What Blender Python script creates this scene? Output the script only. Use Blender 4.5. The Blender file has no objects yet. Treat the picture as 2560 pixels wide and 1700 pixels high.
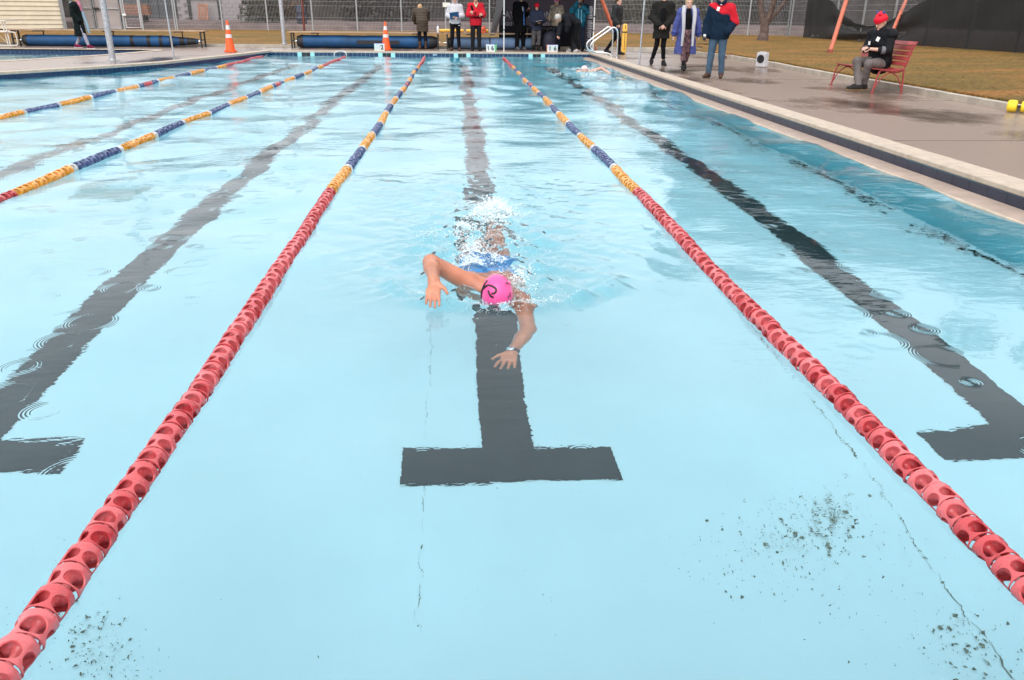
import bpy, bmesh, math, random
import numpy as np
from mathutils import Vector, Matrix
random.seed(7)
RNG = np.random.default_rng(7)
SC = bpy.context.scene
COL = SC.collection
R = math.radians

# ------------------------------------------------------------------ camera
CAM_F, CAM_PITCH, CAM_YAW, CAM_ROLL, CAM_H = 1978.18, 0.393587, 0.068247, 0.010497, 1.38456
_cy, _sy, _cp, _sp = math.cos(CAM_YAW), math.sin(CAM_YAW), math.cos(CAM_PITCH), math.sin(CAM_PITCH)
_fw = Vector((_sy * _cp, _cy * _cp, -_sp)); _rt = Vector((_cy, -_sy, 0)); _up = _rt.cross(_fw)
_r2 = math.cos(CAM_ROLL) * _rt + math.sin(CAM_ROLL) * _up
_u2 = -math.sin(CAM_ROLL) * _rt + math.cos(CAM_ROLL) * _up
cam = bpy.data.objects.new('camera', bpy.data.cameras.new('camera')); COL.objects.link(cam)
cam.data.sensor_width = 36; cam.data.lens = CAM_F / 2560 * 36
cam.data.clip_start = 0.05; cam.data.clip_end = 1500
cam.matrix_world = Matrix(((_r2.x, _u2.x, -_fw.x, 0), (_r2.y, _u2.y, -_fw.y, 0), (_r2.z, _u2.z, -_fw.z, CAM_H), (0, 0, 0, 1)))
SC.camera = cam

# ------------------------------------------------------------------ sky, sun, exposure (overcast winter day)
W = bpy.data.worlds.new('World'); SC.world = W; W.use_nodes = True
nt = W.node_tree; bg = nt.nodes['Background']
sky = nt.nodes.new('ShaderNodeTexSky'); sky.sky_type = 'NISHITA'; sky.sun_disc = False
SUN_EL, SUN_ROT = R(48), R(200)
sky.sun_elevation = SUN_EL; sky.sun_rotation = SUN_ROT
sky.air_density = 1.0; sky.dust_density = 4.0; sky.ozone_density = 1.0
hs = nt.nodes.new('ShaderNodeHueSaturation'); hs.inputs['Saturation'].default_value = 0.18
nt.links.new(sky.outputs[0], hs.inputs['Color'])
cloud = nt.nodes.new('ShaderNodeMix'); cloud.data_type = 'RGBA'; cloud.inputs['Factor'].default_value = 0.75     # an even sheet of cloud over the sky
cloud.inputs['B'].default_value = (5.7, 5.95, 6.2, 1)
nt.links.new(hs.outputs[0], cloud.inputs['A']); nt.links.new(cloud.outputs['Result'], bg.inputs['Color'])
bg.inputs['Strength'].default_value = 0.13
sl = bpy.data.lights.new('sun', 'SUN'); sl.energy = 0.9; sl.angle = R(70); sl.color = (1, 0.985, 0.96)
so = bpy.data.objects.new('sun', sl); COL.objects.link(so)
so.rotation_euler = (R(90) - SUN_EL, 0, math.pi - SUN_ROT); so.location = (0, 0, 30)
SC.view_settings.view_transform = 'Standard'; SC.view_settings.look = 'None'
SC.view_settings.gamma = 1; SC.view_settings.use_curve_mapping = False
SC.view_settings.exposure = 1.0
SC.render.engine = 'CYCLES'
cy = SC.cycles
cy.max_bounces = 10; cy.diffuse_bounces = 4; cy.glossy_bounces = 4; cy.transmission_bounces = 8
cy.transparent_max_bounces = 12; cy.caustics_refractive = True; cy.caustics_reflective = False
cy.use_denoising = True; cy.sample_clamp_indirect = 6

# ------------------------------------------------------------------ numbers read off the place
CX = 0.2137                                            # middle of the swimmer's lane
def ray(px, py):
    px, py = float(px), float(py)
    return (_fw + (px - 1280) / CAM_F * _r2 - (py - 850) / CAM_F * _u2).normalized()
def gp(px, py, z=0.14):
    d = ray(px, py); t = (z - CAM_H) / d.z; return Vector((d.x * t, d.y * t, z))
def at(px, py, Y):
    d = ray(px, py); t = Y / d.y; return Vector((d.x * t, Y, CAM_H + d.z * t))
def under(px, py, depth):                              # where a refracted sight line reaches that depth
    d = ray(px, py); t = -CAM_H / d.z; s = Vector((d.x * t, d.y * t, 0)); e = 1 / 1.333; ci = -d.z
    tt = e * d + (e * ci - math.sqrt(1 - e * e * (1 - ci * ci))) * Vector((0, 0, 1))
    return s + tt * (depth / -tt.z)

# ------------------------------------------------------------------ materials
MATS = {}
def pm(name, col, rough=0.6, var=0.12, scale=12.0, bump=0.0, bscale=60.0, metal=0.0, spec=0.5, trans=0.0, sss=0.0, alpha=1.0, hue=None):
    """Principled material: base colour broken up by noise, optional fine relief."""
    if name in MATS: return MATS[name]
    m = bpy.data.materials.new(name); m.use_nodes = True; t = m.node_tree; N = t.nodes; L = t.links
    b = N['Principled BSDF']
    tc = N.new('ShaderNodeTexCoord')
    n = N.new('ShaderNodeTexNoise'); n.inputs['Scale'].default_value = scale; n.inputs['Detail'].default_value = 5
    L.new(tc.outputs['Object'], n.inputs['Vector'])
    r = N.new('ShaderNodeValToRGB'); r.color_ramp.elements[0].position = 0.3; r.color_ramp.elements[1].position = 0.7
    c2 = hue if hue else col
    r.color_ramp.elements[0].color = (*[c * (1 - var) for c in col], 1)
    r.color_ramp.elements[1].color = (*[min(1, c * (1 + var)) for c in c2], 1)
    L.new(n.outputs['Fac'], r.inputs['Fac']); L.new(r.outputs['Color'], b.inputs['Base Color'])
    b.inputs['Roughness'].default_value = rough; b.inputs['Metallic'].default_value = metal
    b.inputs['Specular IOR Level'].default_value = spec
    b.inputs['Transmission Weight'].default_value = trans
    if sss:
        b.inputs['Subsurface Weight'].default_value = sss; b.inputs['Subsurface Radius'].default_value = (0.012, 0.005, 0.003); b.inputs['Subsurface Scale'].default_value = 1.0
    if alpha < 1: b.inputs['Alpha'].default_value = alpha
    if bump:
        n2 = N.new('ShaderNodeTexNoise'); n2.inputs['Scale'].default_value = bscale; n2.inputs['Detail'].default_value = 4
        L.new(tc.outputs['Object'], n2.inputs['Vector'])
        bp = N.new('ShaderNodeBump'); bp.inputs['Strength'].default_value = 1; bp.inputs['Distance'].default_value = bump
        L.new(n2.outputs['Fac'], bp.inputs['Height']); L.new(bp.outputs['Normal'], b.inputs['Normal'])
    MATS[name] = m; return m

def nd(t, kind, **kw):
    n = t.nodes.new(kind)
    for k, v in kw.items(): setattr(n, k, v)
    return n
def mth(t, op, a, b=None, c=None):
    n = t.nodes.new('ShaderNodeMath'); n.operation = op
    for i, v in enumerate((a, b, c)):
        if v is None: continue
        if isinstance(v, (int, float)): n.inputs[i].default_value = v
        else: t.links.new(v, n.inputs[i])
    return n.outputs[0]

def water_material(name, absorb, dens):
    m = bpy.data.materials.new(name); m.use_nodes = True; t = m.node_tree; N = t.nodes; L = t.links
    N.remove(N['Principled BSDF']); out = N['Material Output']
    g = N.new('ShaderNodeBsdfGlass'); g.inputs['IOR'].default_value = 1.333; g.inputs['Roughness'].default_value = 0.0
    g.inputs['Color'].default_value = (1, 1, 1, 1)
    tc = N.new('ShaderNodeTexCoord'); P = tc.outputs['Object']
    # fine wind ripple
    n1 = N.new('ShaderNodeTexNoise'); n1.inputs['Scale'].default_value = 9.0; n1.inputs['Detail'].default_value = 3
    mp = N.new('ShaderNodeMapping'); mp.inputs['Scale'].default_value = (0.65, 1.35, 1); L.new(P, mp.inputs['Vector']); L.new(mp.outputs[0], n1.inputs['Vector'])
    sx = N.new('ShaderNodeSeparateXYZ'); L.new(P, sx.inputs[0])
    amp = N.new('ShaderNodeMapRange'); L.new(sx.outputs['Y'], amp.inputs['Value'])
    amp.inputs['From Min'].default_value = 1.5; amp.inputs['From Max'].default_value = 12; amp.inputs['To Min'].default_value = 0.0014; amp.inputs['To Max'].default_value = 0.0088
    n3 = N.new('ShaderNodeTexNoise'); n3.inputs['Scale'].default_value = 34.0; n3.inputs['Detail'].default_value = 2; L.new(mp.outputs[0], n3.inputs['Vector'])
    n4 = N.new('ShaderNodeTexNoise'); n4.inputs['Scale'].default_value = 1.1; n4.inputs['Detail'].default_value = 2; L.new(P, n4.inputs['Vector'])
    gust = N.new('ShaderNodeMapRange'); L.new(n4.outputs['Fac'], gust.inputs['Value']); gust.inputs['From Min'].default_value = .42; gust.inputs['From Max'].default_value = .62
    h1 = mth(t, 'ADD', mth(t, 'MULTIPLY', n1.outputs['Fac'], mth(t, 'MULTIPLY', amp.outputs[0], mth(t, 'MULTIPLY_ADD', gust.outputs[0], 0.9, 0.5))), mth(t, 'MULTIPLY', n3.outputs['Fac'], mth(t, 'MULTIPLY', gust.outputs[0], 0.00065)))
    # rain rings: rings round scattered centres, each its own size, many cells empty
    hs_ = None
    for sc_, off in ((1.7, 0.0), (2.6, 3.7), (3.9, 8.1)):
        v = N.new('ShaderNodeTexVoronoi'); v.voronoi_dimensions = '2D'; v.inputs['Scale'].default_value = sc_
        ad = N.new('ShaderNodeVectorMath'); ad.operation = 'ADD'; ad.inputs[1].default_value = (off, off * 1.7, 0); L.new(P, ad.inputs[0])
        L.new(ad.outputs[0], v.inputs['Vector'])
        sep = N.new('ShaderNodeSeparateColor'); L.new(v.outputs['Color'], sep.inputs[0])
        d = mth(t, 'DIVIDE', v.outputs['Distance'], sc_)
        rad = mth(t, 'MULTIPLY_ADD', sep.outputs[0], 0.11, 0.025)
        q = mth(t, 'DIVIDE', mth(t, 'SUBTRACT', d, rad), 0.022)
        env = mth(t, 'POWER', 2.718, mth(t, 'MULTIPLY', mth(t, 'MULTIPLY', q, q), -1.0))
        wv = mth(t, 'SINE', mth(t, 'MULTIPLY', d, 430.0))
        on = mth(t, 'GREATER_THAN', sep.outputs[1], 0.55)
        fade = mth(t, 'SUBTRACT', 1.15, sep.outputs[0])
        h = mth(t, 'MULTIPLY', mth(t, 'MULTIPLY', mth(t, 'MULTIPLY', wv, env), on), mth(t, 'MULTIPLY', fade, 0.0006))
        hs_ = h if hs_ is None else mth(t, 'ADD', hs_, h)
    lane = N.new('ShaderNodeMapRange'); L.new(mth(t, 'ABSOLUTE', mth(t, 'SUBTRACT', sx.outputs['X'], CX)), lane.inputs['Value']); lane.inputs['From Min'].default_value = 1.2; lane.inputs['From Max'].default_value = 1.7; lane.inputs['To Min'].default_value = .08
    hs_ = mth(t, 'MULTIPLY', hs_, lane.outputs[0])
    H = mth(t, 'ADD', h1, hs_)
    bp = N.new('ShaderNodeBump'); bp.inputs['Strength'].default_value = 1; bp.inputs['Distance'].default_value = 1
    L.new(H, bp.inputs['Height']); L.new(bp.outputs[0], g.inputs['Normal'])
    va = N.new('ShaderNodeVolumeAbsorption'); va.inputs['Color'].default_value = (*absorb, 1); va.inputs['Density'].default_value = dens
    L.new(g.outputs[0], out.inputs['Surface']); L.new(va.outputs[0], out.inputs['Volume'])
    MATS[name] = m; return m

def wet_concrete(name, dry, wet, joint=None):
    m = bpy.data.materials.new(name); m.use_nodes = True; t = m.node_tree; N = t.nodes; L = t.links
    b = N['Principled BSDF']; tc = N.new('ShaderNodeTexCoord'); P = tc.outputs['Object']
    mp = N.new('ShaderNodeMapping'); mp.inputs['Scale'].default_value = (0.55, 0.38, 1); L.new(P, mp.inputs[0])
    big = N.new('ShaderNodeTexNoise'); big.inputs['Scale'].default_value = 1.0; big.inputs['Detail'].default_value = 5; big.inputs['Roughness'].default_value = 0.55; L.new(mp.outputs[0], big.inputs['Vector'])
    pr = N.new('ShaderNodeMapRange'); pr.inputs['From Min'].default_value = 0.52; pr.inputs['From Max'].default_value = 0.66; L.new(big.outputs['Fac'], pr.inputs['Value'])
    fine = N.new('ShaderNodeTexNoise'); fine.inputs['Scale'].default_value = 180; fine.inputs['Detail'].default_value = 3; L.new(P, fine.inputs['Vector'])
    mid = N.new('ShaderNodeTexNoise'); mid.inputs['Scale'].default_value = 4; mid.inputs['Detail'].default_value = 6; L.new(P, mid.inputs['Vector'])
    c1 = N.new('ShaderNodeMix'); c1.data_type = 'RGBA'; c1.inputs['A'].default_value = (*[c * 0.82 for c in dry], 1); c1.inputs['B'].default_value = (*[c * 1.15 for c in dry], 1)
    mm = mth(t, 'ADD', mth(t, 'MULTIPLY', mid.outputs['Fac'], 0.6), mth(t, 'MULTIPLY', fine.outputs['Fac'], 0.4)); L.new(mm, c1.inputs['Factor'])
    c2 = N.new('ShaderNodeMix'); c2.data_type = 'RGBA'; L.new(pr.outputs[0], c2.inputs['Factor']); L.new(c1.outputs['Result'], c2.inputs['A']); c2.inputs['B'].default_value = (*wet, 1)
    L.new(c2.outputs['Result'], b.inputs['Base Color'])
    ro = N.new('ShaderNodeMapRange'); L.new(pr.outputs[0], ro.inputs['Value']); ro.inputs['To Min'].default_value = 0.28; ro.inputs['To Max'].default_value = 0.05
    L.new(ro.outputs[0], b.inputs['Roughness'])
    bs = mth(t, 'MULTIPLY', fine.outputs['Fac'], mth(t, 'MULTIPLY_ADD', pr.outputs[0], -0.0022, 0.0026))
    bp = N.new('ShaderNodeBump'); bp.inputs['Distance'].default_value = 1; L.new(bs, bp.inputs['Height']); L.new(bp.outputs[0], b.inputs['Normal'])
    MATS[name] = m; return m

def grass_material():
    m = bpy.data.materials.new('winter_grass'); m.use_nodes = True; t = m.node_tree; N = t.nodes; L = t.links
    b = N['Principled BSDF']; tc = N.new('ShaderNodeTexCoord'); P = tc.outputs['Object']
    mp = N.new('ShaderNodeMapping'); mp.inputs['Scale'].default_value = (0.35, 0.9, 1); L.new(P, mp.inputs[0])
    a = N.new('ShaderNodeTexNoise'); a.inputs['Scale'].default_value = 1.1; a.inputs['Detail'].default_value = 6; a.inputs['Roughness'].default_value = 0.62; L.new(mp.outputs[0], a.inputs['Vector'])
    r = N.new('ShaderNodeValToRGB'); e = r.color_ramp.elements
    e[0].position = 0.30; e[0].color = (0.115, 0.085, 0.022, 1); e[1].position = 0.68; e[1].color = (0.30, 0.135, 0.038, 1)
    k = e.new(0.5); k.color = (0.185, 0.110, 0.028, 1)
    L.new(a.outputs['Fac'], r.inputs[0])
    f = N.new('ShaderNodeTexNoise'); f.inputs['Scale'].default_value = 9; f.inputs['Detail'].default_value = 9; f.inputs['Roughness'].default_value = 0.78; L.new(P, f.inputs['Vector'])
    mx = N.new('ShaderNodeMix'); mx.data_type = 'RGBA'; mx.blend_type = 'MULTIPLY'; mx.inputs['Factor'].default_value = 1
    L.new(r.outputs[0], mx.inputs['A'])
    r2 = N.new('ShaderNodeValToRGB'); r2.color_ramp.elements[0].position = .36; r2.color_ramp.elements[0].color = (0.36, 0.38, 0.33, 1); r2.color_ramp.elements[1].position = .64; r2.color_ramp.elements[1].color = (1.6, 1.5, 1.4, 1)
    L.new(f.outputs['Fac'], r2.inputs[0]); L.new(r2.outputs[0], mx.inputs['B'])
    L.new(mx.outputs['Result'], b.inputs['Base Color']); b.inputs['Roughness'].default_value = 0.8; b.inputs['Specular IOR Level'].default_value = 0.2
    bp = N.new('ShaderNodeBump'); bp.inputs['Distance'].default_value = 0.03; L.new(f.outputs['Fac'], bp.inputs['Height']); L.new(bp.outputs[0], b.inputs['Normal'])
    MATS['winter_grass'] = m; return m

def float_material(name, col):
    """Tinted, slightly see-through moulded plastic, wet."""
    m = bpy.data.materials.new(name); m.use_nodes = True; t = m.node_tree; N = t.nodes; L = t.links
    b = N['Principled BSDF']
    oi = N.new('ShaderNodeObjectInfo'); hv = N.new('ShaderNodeHueSaturation'); hv.inputs['Color'].default_value = (*col, 1)
    L.new(mth(t, 'MULTIPLY_ADD', oi.outputs['Random'], 0.3, 0.85), hv.inputs['Value']); L.new(mth(t, 'MULTIPLY_ADD', oi.outputs['Random'], -0.15, 1.05), hv.inputs['Saturation'])
    L.new(hv.outputs[0], b.inputs['Base Color'])
    tc = N.new('ShaderNodeTexCoord'); n = N.new('ShaderNodeTexNoise'); n.inputs['Scale'].default_value = 90; L.new(tc.outputs['Object'], n.inputs['Vector'])
    L.new(mth(t, 'MULTIPLY_ADD', n.outputs['Fac'], 0.25, 0.12), b.inputs['Roughness'])
    b.inputs['Coat Weight'].default_value = 0.5; b.inputs['Coat Roughness'].default_value = 0.08
    tl = N.new('ShaderNodeBsdfTranslucent'); L.new(hv.outputs[0], tl.inputs['Color'])
    mx = N.new('ShaderNodeMixShader'); mx.inputs[0].default_value = 0.22; L.new(b.outputs[0], mx.inputs[1]); L.new(tl.outputs[0], mx.inputs[2])
    L.new(mx.outputs[0], N['Material Output'].inputs['Surface'])
    MATS[name] = m; return m

def foam_material():
    m = bpy.data.materials.new('white_splash'); m.use_nodes = True; t = m.node_tree; N = t.nodes; L = t.links
    b = N['Principled BSDF']; b.inputs['Base Color'].default_value = (0.93, 0.96, 0.97, 1); b.inputs['Roughness'].default_value = 0.12
    tr = N.new('ShaderNodeBsdfTransparent'); tr.inputs['Color'].default_value = (0.95, 0.99, 1, 1)
    mx = N.new('ShaderNodeMixShader'); mx.inputs[0].default_value = 0.40; L.new(tr.outputs[0], mx.inputs[1]); L.new(b.outputs[0], mx.inputs[2])
    L.new(mx.outputs[0], N['Material Output'].inputs['Surface']); MATS['white_splash'] = m; return m

def banded(name, cols, axis='Z', period=0.05, rough=0.8, off=0.0):
    m = bpy.data.materials.new(name); m.use_nodes = True; t = m.node_tree; N = t.nodes; L = t.links
    b = N['Principled BSDF']; b.inputs['Roughness'].default_value = rough
    tc = N.new('ShaderNodeTexCoord'); s = N.new('ShaderNodeSeparateXYZ'); L.new(tc.outputs['Object'], s.inputs[0])
    fr = mth(t, 'FRACT', mth(t, 'DIVIDE', mth(t, 'ADD', s.outputs[axis], off), period))
    r = N.new('ShaderNodeValToRGB'); r.color_ramp.interpolation = 'CONSTANT'; e = r.color_ramp.elements
    e[0].color = (*cols[0], 1); e[1].position = 1 / len(cols); e[1].color = (*cols[1], 1)
    for i in range(2, len(cols)): k = e.new(i / len(cols)); k.color = (*cols[i], 1)
    L.new(fr, r.inputs[0]); L.new(r.outputs[0], b.inputs['Base Color']); MATS[name] = m; return m

# ------------------------------------------------------------------ mesh helpers
def link(name, me, mat=None, parent=None):
    o = bpy.data.objects.new(name, me); COL.objects.link(o)
    if mat is not None and me is not None and not me.materials: me.materials.append(mat)
    if parent is not None: o.parent = parent
    return o
def tag(o, label=None, cat=None, group=None, kind=None):
    if label: o['label'] = label
    if cat: o['category'] = cat
    if group: o['group'] = group
    if kind: o['kind'] = kind
    return o
def thing(name, label, cat, loc=(0, 0, 0), rz=0.0, group=None):
    o = bpy.data.objects.new(name, None); COL.objects.link(o); o.location = loc; o.rotation_euler = (0, 0, rz)
    o.empty_display_size = 0.1
    return tag(o, label, cat, group)
def copy_tree(o, parent=None):
    c = o.copy(); COL.objects.link(c)
    if parent is not None: c.parent = parent
    for ch in list(o.children): copy_tree(ch, c)
    return c

class MB:
    def __init__(s): s.v = []; s.f = []
    def add(s, vs, fs):
        o = len(s.v); s.v += [tuple(v) for v in vs]; s.f += [tuple(i + o for i in f) for f in fs]; return s
    def box(s, c, d, rz=0.0, M=None):
        hx, hy, hz = d[0] / 2, d[1] / 2, d[2] / 2
        vs = [Vector((x * hx, y * hy, z * hz)) for z in (-1, 1) for y in (-1, 1) for x in (-1, 1)]
        m = M if M is not None else Matrix.Rotation(rz, 3, 'Z')
        vs = [m @ v + Vector(c) for v in vs]
        return s.add(vs, [(0, 2, 3, 1), (4, 5, 7, 6), (0, 1, 5, 4), (2, 6, 7, 3), (0, 4, 6, 2), (1, 3, 7, 5)])
    def tube(s, pts, r, n=8, caps=True):
        pts = [Vector(p) for p in pts]; rs = r if isinstance(r, (list, tuple)) else [r] * len(pts)
        rings = []; up = None
        for i, p in enumerate(pts):
            t = (pts[min(i + 1, len(pts) - 1)] - pts[max(i - 1, 0)]).normalized()
            if up is None:
                up = Vector((0, 0, 1)) if abs(t.z) < 0.9 else Vector((1, 0, 0))
            a = t.cross(up).normalized(); b = a.cross(t).normalized(); up = b
            rings.append([p + (a * math.cos(2 * math.pi * k / n) + b * math.sin(2 * math.pi * k / n)) * rs[i] for k in range(n)])
        vs = [v for g in rings for v in g]; fs = []
        for i in range(len(pts) - 1):
            for k in range(n):
                k2 = (k + 1) % n; fs.append((i * n + k, i * n + k2, (i + 1) * n + k2, (i + 1) * n + k))
        if caps: fs.append(tuple(range(n - 1, -1, -1))); fs.append(tuple((len(pts) - 1) * n + k for k in range(n)))
        return s.add(vs, fs)
    def lathe(s, prof, c=(0, 0, 0), n=20, M=None):
        m = M if M is not None else Matrix.Identity(3); c = Vector(c)
        vs = [m @ Vector((r * math.cos(2 * math.pi * k / n), r * math.sin(2 * math.pi * k / n), z)) + c for r, z in prof for k in range(n)]
        fs = []
        for i in range(len(prof) - 1):
            for k in range(n):
                k2 = (k + 1) % n; fs.append((i * n + k, i * n + k2, (i + 1) * n + k2, (i + 1) * n + k))
        fs.append(tuple(range(n - 1, -1, -1))); fs.append(tuple((len(prof) - 1) * n + k for k in range(n)))
        return s.add(vs, fs)
    def prism(s, poly, z0, z1):
        n = len(poly); vs = [(x, y, z0) for x, y in poly] + [(x, y, z1) for x, y in poly]
        fs = [tuple(range(n - 1, -1, -1)), tuple(range(n, 2 * n))] + [(i, (i + 1) % n, n + (i + 1) % n, n + i) for i in range(n)]
        return s.add(vs, fs)
    def mesh(s, name, smooth=None):
        me = bpy.data.meshes.new(name); me.from_pydata(s.v, [], s.f); me.update()
        bm = bmesh.new(); bm.from_mesh(me); bmesh.ops.recalc_face_normals(bm, faces=bm.faces); bm.to_mesh(me); bm.free()
        if smooth is not None:
            me.shade_smooth()
            if smooth < 170: me.set_sharp_from_angle(angle=R(smooth))
        return me
    def build(s, name, mat, parent=None, smooth=None):
        return link(name, s.mesh(name, smooth), mat, parent)
def bez(pts, n=8):
    """Catmull-Rom through points."""
    P = [Vector(p) for p in pts]; P = [P[0] * 2 - P[1]] + P + [P[-1] * 2 - P[-2]]; out = []
    for i in range(1, len(P) - 2):
        for k in range(n):
            t = k / n; a, b, c, d = P[i - 1], P[i], P[i + 1], P[i + 2]
            out.append(0.5 * ((2 * b) + (c - a) * t + (2 * a - 5 * b + 4 * c - d) * t * t + (3 * b - a - 3 * c + d) * t ** 3))
    out.append(P[-2]); return out
def np_mesh(name, V, F, smooth=True):
    me = bpy.data.meshes.new(name); nv, nf, k = len(V), len(F), F.shape[1]
    me.vertices.add(nv); me.vertices.foreach_set('co', np.asarray(V, np.float32).ravel())
    me.loops.add(nf * k); me.loops.foreach_set('vertex_index', np.asarray(F, np.int32).ravel())
    me.polygons.add(nf); me.polygons.foreach_set('loop_start', np.arange(0, nf * k, k, dtype=np.int32))
    me.polygons.foreach_set('loop_total', np.full(nf, k, np.int32))
    me.update(calc_edges=True); me.validate()
    if smooth: me.shade_smooth()
    return me
def text(name, body, size, mat, parent, M, extrude=0.001):
    cu = bpy.data.curves.new(name, 'FONT'); cu.body = body; cu.size = size; cu.align_x = 'CENTER'; cu.align_y = 'CENTER'; cu.extrude = extrude; cu.resolution_u = 3; cu.offset = size * .022
    tmp = bpy.data.objects.new('tmp', cu); COL.objects.link(tmp)
    me = bpy.data.meshes.new_from_object(tmp.evaluated_get(bpy.context.evaluated_depsgraph_get()))
    bpy.data.objects.remove(tmp); bpy.data.curves.remove(cu)
    me.transform(M); me.name = name
    me.materials.clear()
    return link(name, me, mat, parent)

# ------------------------------------------------------------------ implicit-surface modelling (bodies and clothes)
def V3(*a): return np.array(a, float)
def _sd(p, X, Y, Z):
    k = p[0]
    if k == 'c':
        _, _, a, b, ra, rb = p; ab = b - a; L2 = max(ab @ ab, 1e-9)
        px, py, pz = X - a[0], Y - a[1], Z - a[2]
        t = np.clip((px * ab[0] + py * ab[1] + pz * ab[2]) / L2, 0, 1)
        return np.sqrt((px - t * ab[0]) ** 2 + (py - t * ab[1]) ** 2 + (pz - t * ab[2]) ** 2) - (ra + (rb - ra) * t)
    if k == 'f':
        _, _, a, b, Lt, wa, wb, q = p; ab = b - a; L2 = max(ab @ ab, 1e-9)
        px, py, pz = X - a[0], Y - a[1], Z - a[2]
        t = np.clip((px * ab[0] + py * ab[1] + pz * ab[2]) / L2, 0, 1)
        vx, vy, vz = px - t * ab[0], py - t * ab[1], pz - t * ab[2]
        l = vx * Lt[0] + vy * Lt[1] + vz * Lt[2]
        r2 = np.maximum(vx ** 2 + vy ** 2 + vz ** 2 - l * l, 0)
        return np.sqrt((l * q) ** 2 + r2) - (wa + (wb - wa) * t) * q
    _, _, c, r, Rm = p
    px, py, pz = X - c[0], Y - c[1], Z - c[2]
    if Rm is not None:
        px, py, pz = (Rm[0, 0] * px + Rm[1, 0] * py + Rm[2, 0] * pz, Rm[0, 1] * px + Rm[1, 1] * py + Rm[2, 1] * pz, Rm[0, 2] * px + Rm[1, 2] * py + Rm[2, 2] * pz)
    k0 = np.sqrt((px / r[0]) ** 2 + (py / r[1]) ** 2 + (pz / r[2]) ** 2); k1 = np.sqrt((px / r[0] ** 2) ** 2 + (py / r[1] ** 2) ** 2 + (pz / r[2] ** 2) ** 2)
    return k0 * (k0 - 1) / np.maximum(k1, 1e-6)
def _bb(p):
    if p[0] == 'c': r = max(p[4], p[5]); return np.minimum(p[2], p[3]) - r, np.maximum(p[2], p[3]) + r
    if p[0] == 'f': r = max(p[5], p[6]); return np.minimum(p[2], p[3]) - r, np.maximum(p[2], p[3]) + r
    r = max(p[3]); return p[2] - r, p[2] + r
def C(a, b, ra, rb=None, k=0.03): return ('c', k, np.asarray(a, float), np.asarray(b, float), ra, ra if rb is None else rb)
def FL(a, b, w, wb=None, q=0.6, L=(1, 0, 0), k=0.04):
    l = np.asarray(L, float); return ('f', k, np.asarray(a, float), np.asarray(b, float), l / np.linalg.norm(l), w, w if wb is None else wb, q)
def EL(c, r, Rm=None, k=0.03): return ('e', k, np.asarray(c, float), r, Rm)
def sdf_field(prims, h, cuts=(), subs=(), shell=None, wob=0.0):
    lo = np.min([_bb(p)[0] for p in prims], axis=0) - 3 * h; hi = np.max([_bb(p)[1] for p in prims], axis=0) + 3 * h
    n = np.ceil((hi - lo) / h).astype(int) + 1
    ax = [lo[i] + h * np.arange(n[i]) for i in range(3)]
    F = np.full(n, 0.3, np.float32)
    def block(p, pad):
        a, b = _bb(p); sl = []
        for i in range(3):
            i0 = max(0, int((a[i] - pad - lo[i]) / h)); i1 = min(n[i], int((b[i] + pad - lo[i]) / h) + 2)
            sl.append(slice(i0, max(i0 + 1, i1)))
        return tuple(sl), (ax[0][sl[0]][:, None, None], ax[1][sl[1]][None, :, None], ax[2][sl[2]][None, None, :])
    for p in prims:
        sl, (X, Y, Z) = block(p, p[1] + 2 * h)
        d = _sd(p, X, Y, Z); f = F[sl]; k = p[1]
        hh = np.maximum(k - np.abs(f - d), 0) / k
        F[sl] = np.minimum(f, d) - hh * hh * k * 0.25
    X, Y, Z = ax[0][:, None, None], ax[1][None, :, None], ax[2][None, None, :]
    if wob: F = F + (wob * (np.sin(X * 31 + Z * 17 + 3 * np.sin(Y * 13)) * np.sin(Y * 27 - Z * 23 + 2 * np.sin(X * 19)))).astype(np.float32)
    if shell: F = np.maximum(F, -(F + shell))
    for q, nrm in cuts:
        F = np.maximum(F, (X - q[0]) * nrm[0] + (Y - q[1]) * nrm[1] + (Z - q[2]) * nrm[2])
    for p in subs:
        sl, (a, b, c) = block(p, 2 * h); F[sl] = np.maximum(F[sl], -_sd(p, a, b, c))
    F[0] = F[-1] = 0.3; F[:, 0] = F[:, -1] = 0.3; F[:, :, 0] = F[:, :, -1] = 0.3
    return F, lo
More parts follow.
